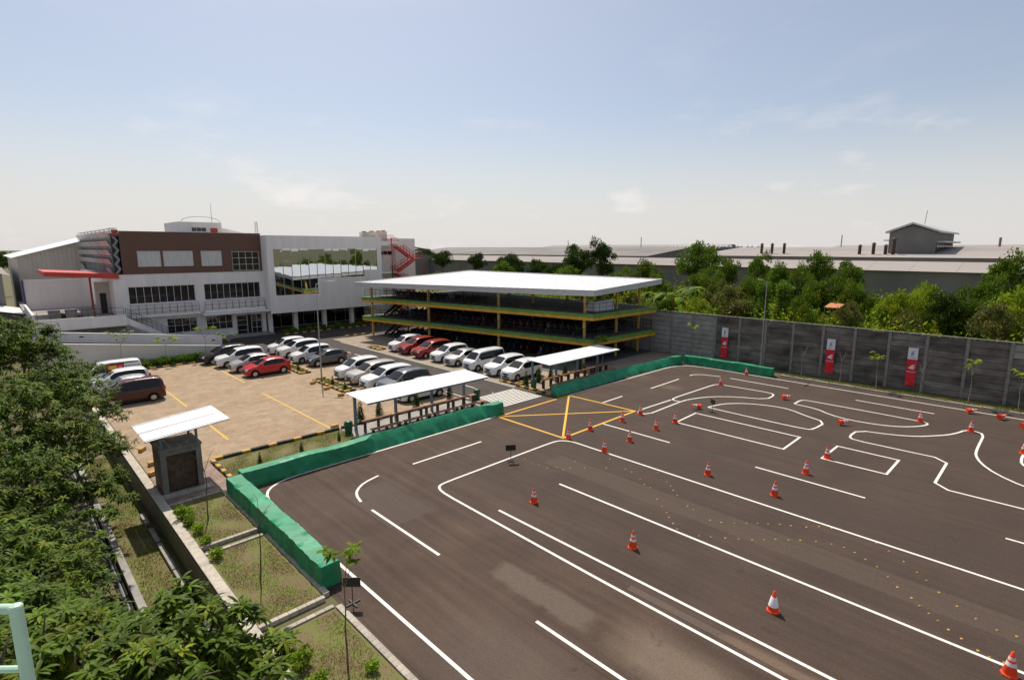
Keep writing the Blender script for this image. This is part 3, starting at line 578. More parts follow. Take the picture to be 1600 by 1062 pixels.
sl_ = MB(); sl_.hexa([(26.41-OX, 14.5, 13.0), (33-OX, 14.5, 13.0), (33-OX, 20, 13.0), (26.41-OX, 20, 13.0), (26.41-OX, 14.5, 14.6), (33-OX, 14.5, 13.1), (33-OX, 20, 13.1), (26.41-OX, 20, 14.6)]); sl_.build('sloping_roof', 'facade', bd)
ant = thing('antenna_mast', 'thin white antenna mast on the roof tower', 'antenna', (25.4, 91, 15.29)); MB().tube((0, 0, 0), (0, 0, 2.9), .045, .02, 6).build('mast', 'pole', ant)
an2 = thing('lattice_antenna', 'small lattice antenna on the roof behind the brown parapet', 'antenna', (29.5, 84.5, 13.19)); la = MB()
for dx, dy in ((-.18, -.18), (.18, -.18), (.18, .18), (-.18, .18)): la.tube((dx, dy, 0), (dx*.7, dy*.7, 2.2), .025, n=5)
for k in range(7): la.tube((-.18, -.18, k*.3), (.18, -.18, k*.3+.3), .015, n=4); la.tube((.18, -.18, k*.3), (-.18, -.18, k*.3+.3), .015, n=4)
la.build('lattice', 'grey_metal', an2)
for i, (x, y, s) in enumerate(((43.2, 77.5, 1.0), (44.6, 77.6, .9), (46.9, 79.5, 1.0), (48.0, 79.8, .8))):
    zb = 13.19 if x < 44.0 else (12.6 if x < 48.3 and y < 78 else 12.0)
    t = thing('air_conditioning_unit', 'beige rooftop air conditioning unit above the red stair', 'air conditioner', (x, y, zb), 0, 'rooftop air conditioners'); hh = 14.0-zb+.1*i
    MB().box(-.6*s, .6*s, -.4, .4, 0, hh).build('casing', 'beige_clad', t, bevel=.03); MB().lathe([(.32, 0), (.34, .12), (.3, .14)], 14, (0, 0, hh)).build('fan_ring', 'black', t)
    for k in range(5): MB().box(-.5*s, .5*s, -.43, -.401, hh*.25+k*.12, hh*.25+k*.12+.05).build('louvre', 'grey_metal', t)
# side screen of tilted panels, chevron strip
MB().box(11.2-OX, 11.34-OX, .0, 28, 8.5, 13.6).build('screen_backing', 'darkred', bd)
sf = MB()
for z in np.linspace(8.4, 13.7, 6): sf.bar((10.6-OX, .4, z), (10.6-OX, 28, z), .06, .06)
for y in np.linspace(.4, 28, 9): sf.bar((10.6-OX, y, 8.4), (10.6-OX, y, 13.75), .06, .06); sf.bar((10.6-OX, y, 13.7), (11.2-OX, y, 13.7), .05, .05); sf.bar((10.6-OX, y, 8.45), (11.2-OX, y, 8.45), .05, .05)
sf.bar((10.6-OX, .4, 13.75), (11.3-OX, .0, 13.75), .06, .06); sf.build('screen_frame', 'grey_metal', bd)
pp = MB().add([(-.02, -.62, 0), (-.02, .52, 0), (-.3, .72, .62), (-.3, -.42, .62), (.0, -.62, 0), (.0, .52, 0), (-.28, .72, .62), (-.28, -.42, .62)], [(0, 3, 2, 1), (4, 5, 6, 7), (0, 1, 5, 4), (1, 2, 6, 5), (2, 3, 7, 6), (3, 0, 4, 7)]).mesh('screen_panel', 'screen_panel')
for r in range(5):
    for c in range(20):
        if r == 0 and 1 < c < 17: continue
        ob('screen_panel', pp, bd, 0, (10.55-OX, 1.2+c*1.38, 8.6+r*1.04))
for k in range(4):
    z = 8.65+k*1.05
    MB().add([(10.65-OX, -.06, z), (10.9-OX, -.06, z), (11.28-OX, -.06, z+.52), (10.9-OX, -.06, z+1.04), (10.65-OX, -.06, z+1.04), (11.03-OX, -.06, z+.52), (10.65-OX, -.01, z), (10.9-OX, -.01, z), (11.28-OX, -.01, z+.52), (10.9-OX, -.01, z+1.04), (10.65-OX, -.01, z+1.04), (11.03-OX, -.01, z+.52)],
             [(0, 1, 2, 5), (5, 2, 3, 4), (6, 11, 8, 7), (11, 10, 9, 8), (0, 6, 7, 1), (1, 7, 8, 2), (2, 8, 9, 3), (3, 9, 10, 4), (4, 10, 11, 5), (5, 11, 6, 0)]).build('chevron_panel', 'chevron', bd)
MB().box(10.6-OX, 11.34-OX, .0, .05, 8.5, 12.9).build('chevron_backing', 'black', bd); MB().box(10.72-OX, 11.3-OX, -.05, .0, 12.9, 13.6).build('red_corner', 'darkred', bd)
# red canopy and terrace side
cn = MB(); cn.hexa([(4.4-OX, -.3, 8.55), (10.9-OX, -.3, 8.05), (10.9-OX, 9, 8.05), (4.4-OX, 9, 8.55), (4.4-OX, -.3, 9.05), (10.9-OX, -.3, 8.6), (10.9-OX, 9, 8.6), (4.4-OX, 9, 9.05)]); cn.build('red_canopy', 'red', bd, bevel=.02)
for x, y in ((8.3, 76.6),): MB().box(x-OX-.1, x-OX+.1, y-OY-.1, y-OY+.1, 3.3, 8.3).build('canopy_post', 'darkred', bd)
MB().box(8.9-OX, 10.3-OX, 3, 3.2, 3.3, 7.6).build('side_cladding', 'beige_clad', bd); MB().box(9.3-OX, 9.9-OX, 2.93, 2.99, 3.3, 6.3).build('side_door', 'black', bd)
MB().box(2.8-OX, 10.6-OX, -4.0, 30, 3.0, 3.9).build('terrace_slab', 'concrete', bd); MB().box(3.0-OX, 10.55-OX, -3.2, 29, 0, 3.0).build('terrace_base', 'render_dark', bd)
tp = MB(); tp.box(2.8-OX, 10.6-OX, -4.2, -4.001, 3.1, 4.3); tp.box(2.8-OX, 3.0-OX, -4.0, 10, 3.901, 4.9); tp.build('terrace_parapet', 'facade', bd, bevel=.01)
railing(bd, (3.2-OX, -3.9), (10.4-OX, -3.9), 4.3, .8, 7, 1)
for sx in (4.2, 5.6, 7.0): MB().box(sx-OX, sx+1.0-OX, -2.2, -1.4, 3.901, 5.0).build('planter_box', 'render_dark', bd)
MB().box(3.2-OX, 9.6-OX, 14, 14.2, 3.901, 7.6).build('annex_wall', 'facade', bd); MB().box(3.0-OX, 3.18-OX, 13.9, 14.2, 3.901, 7.6).build('annex_post', 'blue_letter', bd)
# outside stair from terrace down to the forecourt
for i in range(21):
    x = 10.7+i*.27; z = 3.9-(i+1)*.178
    MB().box(x-OX, x-OX+.27, -3.7, -1.9, max(0, z-.2), z+.02).build('step', 'facade2', bd)
s2 = MB(); s2.hexa([(10.6-OX, -3.9, 3.2), (16.3-OX, -3.9, -.2), (16.3-OX, -3.72, -.2), (10.6-OX, -3.72, 3.2), (10.6-OX, -3.9, 3.95), (16.3-OX, -3.9, .22), (16.3-OX, -3.72, .22), (10.6-OX, -3.72, 3.95)]); s2.build('stair_stringer', 'facade', bd)
sr = MB()
for i in range(13):
    t = i/12; x = 10.6+5.6*t-OX; z = 3.95-3.7*t; sr.tube((x, -3.8, z), (x, -3.8, z+1), .02, n=5)
for k in (1.0, .65, .3): sr.tube((10.6-OX, -3.8, 3.95+k), (16.2-OX, -3.8, .25+k), .022, n=5)
sr.build('stair_railing', 'black', bd)
# ramp with two parapet walls
rp = thing('access_ramp', 'sloping access ramp with white parapet walls below the office', 'ramp', (3, 63, 0))
def rz(x): return max(.02, 2.55-2.53*(x-3)/17.2)
MB().hexa([(0, .3, -.1), (17.2, .3, -.1), (17.2, 6.0, -.1), (0, 6.0, -.1), (0, .3, rz(3)), (17.2, .3, rz(20.2)), (17.2, 6.0, rz(20.2)), (0, 6.0, rz(3))]).build('ramp_deck', 'road', rp)
MB().hexa([(-.5, 0, 0), (17.4, 0, 0), (17.4, .28, 0), (-.5, .28, 0), (-.5, 0, rz(3)+.6), (17.4, 0, .7), (17.4, .28, .7), (-.5, .28, rz(3)+.6)]).build('outer_wall', 'facade2', rp, bevel=.02)
MB().hexa([(-.5, 5.7, -.05), (16.1, 5.7, -.05), (16.1, 6.0, -.05), (-.5, 6.0, -.05), (-.5, 5.7, rz(2.5)+.95), (16.1, 5.7, 1.35), (16.1, 6.0, 1.35), (-.5, 6.0, rz(2.5)+.95)]).build('inner_wall', 'facade', rp, bevel=.02)
for x in (3.0, 9.5, 15.0): MB().box(x, x+.35, 5.68, 5.699, rz(3+x)+.5, rz(3+x)+.62).build('wall_light', 'black', rp)
# hedge bed below the ramp
MB().box(7.6, 17.5, 60.75, 62.95, .02, .12).build('hedge_bed', 'soil')['kind'] = 'structure'

# ---------------------------------------------------------------- motorcycle parking structure
PN, PR, PB, PL = (41.7, 31.4), (52.6, 30.95), (52.6, 65.0), (35.4, 65.0)
ps = thing('parking_structure', 'open three level parking structure with green and yellow floor edges', 'parking structure', (PN[0], PN[1], 0))
def lp(p): return (p[0]-PN[0], p[1]-PN[1])
def inset(d):
    c = (sum(p[0] for p in (PN, PR, PB, PL))/4, sum(p[1] for p in (PN, PR, PB, PL))/4); o = []
    for p in (PN, PR, PB, PL):
        v = (c[0]-p[0], c[1]-p[1]); k = d*1.35/math.hypot(*v)*1.0; o.append((p[0]+math.copysign(d, v[0]), p[1]+math.copysign(d, v[1])))
    return o
poly = [lp(p) for p in (PN, PR, PB, PL)]; poly2 = [lp(p) for p in inset(.06)]; poly3 = [lp(p) for p in inset(.35)]
for zt in (2.62, 5.15):
    MB().prism(poly3, zt-.29, zt).build('floor_slab', 'floor', ps)
    eg = MB()
    for a, b, c, d in zip(poly, poly[1:]+poly[:1], poly3[1:]+poly3[:1], poly3): eg.hexa([(*a, zt-.3), (*b, zt-.3), (*c, zt-.3), (*d, zt-.3), (*a, zt+.003), (*b, zt+.003), (*c, zt+.003), (*d, zt+.003)])
    eg.build('green_edge', 'slab_green', ps)
    MB().prism(poly3, zt+.001, zt+.012).build('floor_surface', 'floor', ps)
    bm_ = MB(); q = poly2
    for a, b in zip(q, q[1:]+q[:1]):
        d = Vector((b[0]-a[0], b[1]-a[1], 0)).normalized(); nrm = Vector((-d.y, d.x, 0))*.22
        bm_.hexa([(a[0], a[1], zt-.62), (b[0], b[1], zt-.62), (b[0]+nrm.x, b[1]+nrm.y, zt-.62), (a[0]+nrm.x, a[1]+nrm.y, zt-.62), (a[0], a[1], zt-.302), (b[0], b[1], zt-.302), (b[0]+nrm.x, b[1]+nrm.y, zt-.302), (a[0]+nrm.x, a[1]+nrm.y, zt-.302)])
    bm_.build('edge_beam', 'beam_yellow', ps)
    cb = MB()
    for t in np.linspace(.05, .95, 10): 
        y = 33.6*t; cb.box(-6.0*t+.8, 10.3, y-.1, y+.1, zt-.5, zt-.303)
    cb.build('cross_beams', 'beam_yellow', ps)
    for a, b, n in ((poly3[3], poly3[0], 32), (poly3[0], poly3[1], 10), (poly3[1], poly3[2], 32), (poly3[2], poly3[3], 15)): railing(ps, a, b, zt, 1.0, n, 2, .022)
def roofz(x): return 7.45+(x+.0)*.047
for row, off in ((0, .7), (1, 6.2), (2, 10.4)):
    for t in (.03, .345, .66, .965):
        fx = -6.3*t; x = fx+off if row < 2 else 10.3; y = .5+33.6*t*.985
        MB().box(x-.11, x+.11, y-.11, y+.11, 0, roofz(x)-.15).build('column', 'column_paint', ps, bevel=.01)
for lev in (0, 2.62):      # stairs between the levels at the far end
    sm_ = MB()
    for i in range(12): z = lev+.2+i*.2; sm_.box(-3.8+i*.3, -3.4+i*.3, 30.6, 31.8, z, z+.05)
    for yy in (30.55, 31.85): sm_.bar((-4, yy, lev+.1), (-.3, yy, lev+2.5), .06, .25); sm_.bar((-4, yy, lev+1.1), (-.3, yy, lev+3.4), .04, .05); sm_.bar((-4, yy, lev+.6), (-.3, yy, lev+2.95), .03, .04)
    sm_.build('stair_flight', 'black', ps)
# roof sheets and ribbed fascia
RN, RR, RB, RL = (-.15, -.1), (12.6, .15), (12.6, 33.6), (-7.6, 32.8)
nsh = 36
def lerp(a, b, t): return (a[0]+(b[0]-a[0])*t, a[1]+(b[1]-a[1])*t)
for i in range(nsh):
    a0 = lerp(RN, RL, i/nsh); a1 = lerp(RN, RL, (i+.985)/nsh); b0 = lerp(RR, RB, i/nsh); b1 = lerp(RR, RB, (i+.985)/nsh)
    am = lerp(a0, a1, .06); bm2 = lerp(b0, b1, .06); h = .014
    v = []
    for p, e in ((a0, h), (am, 0), (a1, 0), (b1, 0), (bm2, 0), (b0, h)): v.append((p[0], p[1], roofz(p[0])+e))
    MB().add(v, [(0, 1, 4, 5), (1, 2, 3, 4)]).build('roof_sheet', 'roof_white', ps)
ru = MB().quad(*[(p[0], p[1], roofz(p[0])-.02) for p in (RN, RL, RB, RR)]); ru.build('roof_lining', 'fascia', ps)
for p, q in ((RN, RL), (RN, RR), (RR, RB), (RL, RB)):
    fa = MB(); L_ = math.dist(p, q); n = int(L_/.11); d = Vector((q[0]-p[0], q[1]-p[1], 0)).normalized(); nr = Vector((d.y, -d.x, 0))
    pts = []
    for i in range(n+1):
        x = p[0]+(q[0]-p[0])*i/n; y = p[1]+(q[1]-p[1])*i/n; o = .022 if i % 2 else 0
        pts.append((x+nr.x*o, y+nr.y*o, roofz(x)))
    v = [(x, y, z-.5) for x, y, z in pts]+[(x, y, z+.04) for x, y, z in pts]
    fa.add(v, [(i, i+1, n+2+i, n+1+i) for i in range(n)]); fa.build('fascia', 'fascia', ps)
    MB().bar((p[0], p[1], roofz(p[0])+.06), (q[0], q[1], roofz(q[0])+.06), .12, .05).build('roof_trim', 'roof_white', ps)
for t in np.linspace(.03, .97, 9):
    y = 33.2*t; MB().bar((-7.2*t+.2, y, roofz(-7*t)-.2), (12.3, y, roofz(12.3)-.2), .12, .3).build('rafter', 'column_paint', ps)
tb = thing('tarp_covered_stack', 'stack covered by a grey tarp on the top parking level', 'tarp', (45.2, 33.2, 5.162)); MB().hexa([(-1.6, -.7, 0), (1.6, -.7, 0), (1.6, .7, 0), (-1.6, .7, 0), (-1.5, -.4, 1.0), (1.5, -.5, 1.15), (1.5, .5, 1.1), (-1.5, .4, 1.0)]).build('tarp_cover', 'fascia', tb, bevel=.08)

# ---------------------------------------------------------------- shelters, benches, bins
def shelter(x0, x1, y0, y1, label, n):
    t = thing('bench_shelter', label, 'shelter', (x0, y0, 0)); W = x1-x0; D = y1-y0
    ns = 9
    for i in range(ns):
        a = -.1+(W+.2)*i/ns; b = -.1+(W+.2)*(i+.99)/ns; q = MB(); m_ = 8
        for k in range(m_):
            u0 = a+(b-a)*k/m_; u1 = a+(b-a)*(k+.5)/m_; u2 = a+(b-a)*(k+1)/m_
            q.quad((u0, -.1, 2.38), (u1, -.1, 2.388), (u1, D+.1, 2.488), (u0, D+.1, 2.48)); q.quad((u1, -.1, 2.388), (u2, -.1, 2.38), (u2, D+.1, 2.48), (u1, D+.1, 2.488))
        q.build('roof_sheet', 'roof_white', t)
    for y in (.0, D-.02): MB().bar((-.05, y, 2.3 if y < 1 else 2.4), (W+.05, y, 2.3 if y < 1 else 2.4), .06, .1).build('roof_rail', 'blue_steel', t)
    for i in range(n):
        x = .3+(W-.6)*i/(n-1)
        MB().box(x-.08, x+.08, D-.35, D-.19, .03, 2.36).build('post', 'blue_steel', t, bevel=.01); MB().bar((x, .0, 2.27), (x, D, 2.39), .06, .08).build('rafter', 'blue_steel', t)
    return t
shelter(15.5, 25.0, 28.2, 30.75, 'white roofed bench shelter between the car lot and the crosswalk', 4); shelter(31.2, 40.7, 27.7, 30.1, 'white roofed bench shelter beside the parking structure', 4)
def bench(x, y, L, h, d, label, grp):
    t = thing('wooden_bench', label, 'bench', (x, y, .03), 0, grp)
    for k in range(3): MB().box(0, L, -d/2+k*d/3, -d/2+(k+.92)*d/3, h-.04, h).build('slat', 'wood', t)
    for a in (.15, L/2, L-.15): MB().box(a-.03, a+.03, -d/2+.03, d/2-.03, 0, h-.041).build('leg', 'black', t)
for i in range(4):
    bench(15.9+i*2.35, 29.75, 2.2, .74, .34, 'tall wooden bench table under the shelter by the car lot', 'tall benches in the car lot shelter'); bench(15.9+i*2.35, 28.75, 2.2, .46, .34, 'low wooden bench under the shelter by the car lot', 'low benches in the car lot shelter')
for i in range(4):
    bench(31.9+i*2.3, 29.1, 2.15, .74, .34, 'tall wooden bench table under the shelter by the parking structure', 'tall benches in the far shelter'); bench(31.9+i*2.3, 28.2, 2.15, .46, .34, 'low wooden bench under the shelter by the parking structure', 'low benches in the far shelter')
for i, (x, y, lb) in enumerate(((15.2, 30.3, 'dark green litter bin at the lawn end of the shelter'), (26.0, 30.5, 'dark green litter bin beside the crosswalk'), (31.5, 29.7, 'dark green litter bin beside the far shelter post'))):
    t = thing('litter_bin', lb, 'litter bin', (x, y, .02)); MB().lathe([(.0, 0), (.22, 0), (.26, .62), (.0, .62)], 14).build('drum', 'bin', t, smooth=True); MB().lathe([(.28, .6), (.28, .66), (.2, .8), (.06, .86), (0, .86)], 14).build('lid', 'bin', t, smooth=True)

# ---------------------------------------------------------------- booth
bo = thing('brick_booth', 'small dark brick booth with a sloping white metal roof', 'booth', (4.8, 28.3, .014))
MB().box(.0, .16, .1, 1.75, 0, 2.15).build('side_wall', 'brickwall', bo); MB().box(1.52, 1.68, .1, 1.75, 0, 2.15).build('side_wall', 'brickwall', bo); MB().box(.161, 1.519, 1.55, 1.75, 0, 2.15).build('back_wall', 'brickwall', bo)
MB().box(.161, 1.519, .28, .36, .05, 1.85).build('front_panel', 'brickwall', bo)
for x in (-.02, 1.46): MB().box(x, x+.24, -.02, .1, 0, 2.15).build('pilaster', 'render_dark', bo, bevel=.01)
MB().box(.221, 1.459, .0, .22, 1.9, 2.14).build('lintel', 'render_dark', bo); MB().box(-.06, 1.74, -.06, 1.8, 2.151, 2.25).build('wall_top', 'render_dark', bo); MB().box(-.2, 2.0, -.5, 0, -.01, .08).build('step', 'kerb_stone', bo)
for x, y in ((.1, .15), (1.58, .15), (.1, 1.65), (1.58, 1.65)): MB().box(x-.05, x+.05, y-.05, y+.05, 2.251, 2.88+.1*x).build('roof_post', 'blue_steel', bo)
for i in range(9):
    x0 = -.55+i*.4; x1 = x0+.395; q = MB()
    for k in range(4):
        u0 = x0+(x1-x0)*k/4; um = x0+(x1-x0)*(k+.5)/4; u1 = x0+(x1-x0)*(k+1)/4; zz = lambda u: 2.9+.09*u
        q.quad((u0, -.25, zz(u0)), (um, -.25, zz(um)+.008), (um, 2.95, zz(um)+.008), (u0, 2.95, zz(u0))); q.quad((um, -.25, zz(um)+.008), (u1, -.25, zz(u1)), (u1, 2.95, zz(u1)), (um, 2.95, zz(um)+.008))
    q.build('roof_sheet', 'roof_white', bo)
for y in (-.1, 1.3, 2.8): MB().bar((-.55, y, 2.82), (3.05, y, 3.14), .06, .08).build('roof_batten', 'black', bo)

# ---------------------------------------------------------------- tarpaulin barriers
def barrier(path, wd, hh, label, m, seed, sag=.0, drape=(0, 0)):
    rg = np.random.default_rng(seed); P = [Vector((*p, 0)) for p in path]; tot = sum((b-a).length for a, b in zip(P[:-1], P[1:])); n = int(tot/.13)
    def at(s):
        for a, b in zip(P[:-1], P[1:]):
            L_ = (b-a).length
            if s <= L_+1e-6: return a+(b-a)*(s/L_), (b-a).normalized()
            s -= L_
        return P[-1], (P[-1]-P[-2]).normalized()
    prof = [(-.52, 0.0), (-.52, .3), (-.5, .62), (-.485, .965), (-.465, 1.0), (0, 1.005), (.465, 1.0), (.485, .965), (.5, .62), (.53, .3), (.54, 0.0)]
    V = []; F = []; k = len(prof)
    ph = rg.uniform(0, 6.28, 8)
    for i in range(n+1):
        s = tot*i/n; p, d = at(s); nr = Vector((d.y, -d.x, 0))
        dip = sag*(.5+.5*math.sin(s*.9+ph[0])*math.sin(s*.37+ph[1]))
        k_ = min(1, max(0, min(s-drape[0], drape[1]-s)/.8))
        for j, (a, h) in enumerate(prof):
            if k_ > 0 and a > -.45: a = a+(-.42+.9*(1-h)**.8-a)*k_ if a > .42 else a+(-.44+.03*(a+.4)-a)*k_
            fold = (.035*math.sin(s*5.1+h*3+ph[2])+.03*math.sin(s*2.3-h*4+ph[3])+.02*math.sin(s*9.7+ph[4]+h*6)+.05*max(0, math.sin(s*3.3+h*2.2+ph[6]))**6+.04*max(0, math.sin(s*4.7-h*3.1+ph[7]))**8)*(1.4-h)+rg.normal(0, .005)
            q = p+nr*(a*wd+math.copysign(fold, a) if j not in (0, k-1) or True else a*wd)
            V.append((q.x, q.y, .0 if h == 0 else hh*h-dip*h+.02*math.sin(s*1.7+ph[5])+rg.normal(0, .005)+.02))
        if i:
            for j in range(k-1): F.append(((i-1)*k+j, (i-1)*k+j+1, i*k+j+1, i*k+j))
    F2 = [tuple(range(k-1, -1, -1)), tuple(range(n*k, n*k+k))]
    mb = MB(); mb.v = V; mb.f = F+F2
    o = mb.build('tarpaulin_barrier', m, smooth=True, angle=50, loc=(0, 0, .012)); return tag(o, label, 'barrier')
barrier([(7.3, 16.4), (7.3, 26.4)], .66, .82, 'green tarpaulin barrier beside the grass garden beds', 'tarp', 3, .03)
barrier([(7.7, 26.8), (25.0, 26.8)], .62, .82, 'long green tarpaulin barrier along the lawn and shelter by the lot', 'tarp', 4, .06, (6.6, 16.6))
barrier([(31.0, 27.0), (40, 26.95), (49.3, 26.2)], .6, .8, 'long green tarpaulin barrier in front of the far shelter', 'tarp', 5, .12, (-1, 17.5))
barrier([(49.9, 25.9), (50.1, 17.4)], .6, .8, 'green tarpaulin barrier at the foot of the concrete wall', 'tarp', 6, .05)
# ---------------------------------------------------------------- cars
def interp(pts, x):
    xs = [p[0] for p in pts]; ys = [p[1] for p in pts]; return float(np.interp(x, xs, ys))
class Car:
    def __init__(s, L, W, top, belt, ax, r=.31, z0=.24):
        s.L, s.W, s.top, s.belt, s.ax, s.r, s.z0 = L, W, top, belt, ax, r, z0
    def ring(s, x):
        L, W = s.L, s.W; zt = interp(s.top, x); e = max(0, (abs(x)-(L/2-.55))/.55); hw = W/2*(1-.24*e**2.4)
        zb = s.z0
        for a in s.ax:
            d = abs(x-a); ra = s.r+.07
            if d < ra: zb = max(zb, s.r+math.sqrt(ra*ra-d*d)-.0)
        b = min(interp(s.belt, x), zt-.03); zb = min(zb, b-.1); cab = max(0.0, zt-b)
        tum = .2*cab; k = min(1, cab/.25)
        p3w = hw*.965
        return [(hw*.95, zb), (hw, max(zb+.03, zb+(b-zb)*.4)), (hw*.995, b-.1 if b-.1 > zb+.05 else zb+(b-zb)*.6), (p3w, b), (p3w-tum-.0*k, b+cab*.86), (p3w-tum-.05-.05*k, b+cab*.975), (p3w*.45, zt+.012), (0, zt+.018)]
    def pt(s, x, t, off=0.0, side=1):
        rg = s.ring(x); i = min(int(t), len(rg)-2); f = t-i; y = rg[i][0]+(rg[i+1][0]-rg[i][0])*f; z = rg[i][1]+(rg[i+1][1]-rg[i][1])*f
        dy = rg[i+1][0]-rg[i][0]; dz = rg[i+1][1]-rg[i][1]; l = math.hypot(dy, dz) or 1
        return (x, side*(y+off*dz/l), z-off*dy/l)
    def body(s):
        n = int(s.L/.07); xs = list(np.linspace(-s.L/2, s.L/2, n+1)); V = []; F = []; k = 15
        for x in xs:
            rg = s.ring(x); ringp = [(x, y, z) for y, z in rg]+[(x, -y, z) for y, z in reversed(rg[:-1])]; V += ringp
        for i in range(n):
            for j in range(k-1): F.append((i*k+j, i*k+j+1, (i+1)*k+j+1, (i+1)*k+j))
        F += [tuple(range(k)), tuple(range(n*k, n*k+k))]
        mb = MB(); mb.v = V; mb.f = F; return mb
    def patch(s, x0, x1, t0, t1, off=.012, nx=6, nt_=3, x0b=None, x1b=None, side=1):
        mb = MB(); x0b = x0 if x0b is None else x0b; x1b = x1 if x1b is None else x1b; V = []
        for i in range(nx+1):
            for j in range(nt_+1):
                v = j/nt_; xa = x0+(x0b-x0)*v; xb = x1+(x1b-x1)*v; V.append(s.pt(xa+(xb-xa)*i/nx, t0+(t1-t0)*v, off, side))
        return mb.add(V, [(i*(nt_+1)+j, (i+1)*(nt_+1)+j, (i+1)*(nt_+1)+j+1, i*(nt_+1)+j+1) for i in range(nx) for j in range(nt_)])
    def top_patch(s, x0, x1, off=.014, t0=5.05):
        mb = MB(); V = []; nx = 8; ts = [t0, 5.5, 6, 6.5, 7]
        for i in range(nx+1):
            x = x0+(x1-x0)*i/nx; row = [s.pt(x, t, 0) for t in ts]; row = row+[(a, -b, c) for a, b, c in reversed(row[:-1])]
            dz = (interp(s.top, x+.02)-interp(s.top, x-.02))/.04; nl = math.hypot(1, dz); V += [(a-dz/nl*off, b, c+off/nl) for a, b, c in row]
        k = 9; return mb.add(V, [(i*k+j, (i+1)*k+j, (i+1)*k+j+1, i*k+j+1) for i in range(nx) for j in range(k-1)])
CT = {}
def car_type(key, L, W, top, belt, ax, ws, rw, wins, r=.31, z0=.24, lamp_z=.72):
    c = Car(L, W, top, belt, ax, r, z0); P = []
    P.append(('body', c.body().mesh('body', None, True, 40), None, (0, 0, 0)))
    P.append(('windscreen', c.top_patch(*ws).mesh('windscreen', 'carglass', True), 'k', (0, 0, 0))); P.append(('rear_window', c.top_patch(*rw).mesh('rear_window', 'carglass', True), 'k', (0, 0, 0)))
    for sd in (-1, 1):
        for (a, b, a2, b2) in wins: P.append(('side_window', c.patch(a, b, 3.1, 3.93, .012, 6, 3, a2, b2, sd).mesh('side_window', 'carglass', True), 'k', (0, 0, 0)))
        P.append(('window_surround', c.patch(wins[0][0]-.03, wins[2][1]+.03, 3.04, 3.97, .006, 16, 3, wins[0][2]-.02, wins[2][3]+.02, sd).mesh('window_surround', 'trim', True), 'k', (0, 0, 0)))
        x_m = ws[0]+.32; mz = interp(belt, x_m)+.05
        P.append(('mirror', MB().box(x_m-.07, x_m+.07, sd*(W/2+.03) if sd > 0 else -W/2-.2, W/2+.2 if sd > 0 else -W/2-.03, mz, mz+.15).mesh('mirror', None), None, (0, 0, 0)))
        fz = lamp_z; fx = -L/2
        q = MB(); y0, y1 = W/2*.42, W/2*.86
        q.add([c2 for c2 in [(fx-.0, sd*y0, fz-.04), (fx+.04, sd*(y1-.06), fz-.07), (fx+.36, sd*(y1+.07), fz+.03), (fx+.42, sd*(y1+.05), fz+.15), (fx+.2, sd*(y1-.05), fz+.17), (fx+.06, sd*y0, fz+.1)]], [(0, 1, 4, 5), (1, 2, 3, 4)])
        P.append(('headlight', q.mesh('headlight', 'lamp'), 'k', (-.012, sd*.012, .012)))
        P.append(('tail_light', MB().box(L/2-.2, L/2-.02, min(sd*(W/2*.74), sd*(W/2*.9)), max(sd*(W/2*.74), sd*(W/2*.9)), .82, 1.12).mesh('tail_light', 'taillamp'), 'k', (.02, sd*.012, 0)))
        for hx in (wins[0][1]-.12, wins[1][1]-.12): P.append(('door_handle', MB().box(hx-.09, hx+.09, min(sd*(W/2-.02), sd*(W/2+.025)), max(sd*(W/2-.02), sd*(W/2+.025)), interp(belt, hx)-.16, interp(belt, hx)-.12).mesh('door_handle', None), None, (0, 0, 0)))
        for sx in (wins[0][1]+.03, wins[1][1]+.03): P.append(('door_seam', c.patch(sx-.008, sx+.008, .3, 3.0, .004, 1, 5, None, None, sd).mesh('door_seam', 'trim'), 'k', (0, 0, 0)))
        P.append(('sill_trim', c.patch(ax[0]+r+.1, ax[1]-r-.1, .0, .35, .01, 4, 1, None, None, sd).mesh('sill_trim', 'trim'), 'k', (0, 0, 0)))
        for a in ax:
            P.append(('wheel', None, 'wheel', (a, sd*(W/2-.1), r)))
    P.append(('grille', MB().box(-L/2-.015, -L/2+.06, -W/2*.4, W/2*.4, .6, .72).mesh('grille', 'trim'), 'k', (0, 0, 0))); P.append(('lower_intake', MB().box(-L/2-.018, -L/2+.1, -W/2*.55, W/2*.55, .3, .42).mesh('lower_intake', 'trim'), 'k', (0, 0, 0)))
    P.append(('number_plate', MB().box(-L/2-.03, -L/2-.016, -.22, .22, .46, .57).mesh('number_plate', 'plate'), 'k', (0, 0, 0)))
    P.append(('underbody', MB().box(-L/2+.2, L/2-.2, -W/2+.22, W/2-.22, z0-.05, .62).mesh('underbody', 'trim'), 'k', (0, 0, 0)))
    P.append(('wiper', MB().bar((ws[0]-.02, -.1, interp(top, ws[0])+.045), (ws[0]+.12, -.6, interp(top, ws[0]+.12)+.04), .02, .02).mesh('wiper', 'trim'), 'k', (0, 0, 0)))
    CT[key] = (c, P)
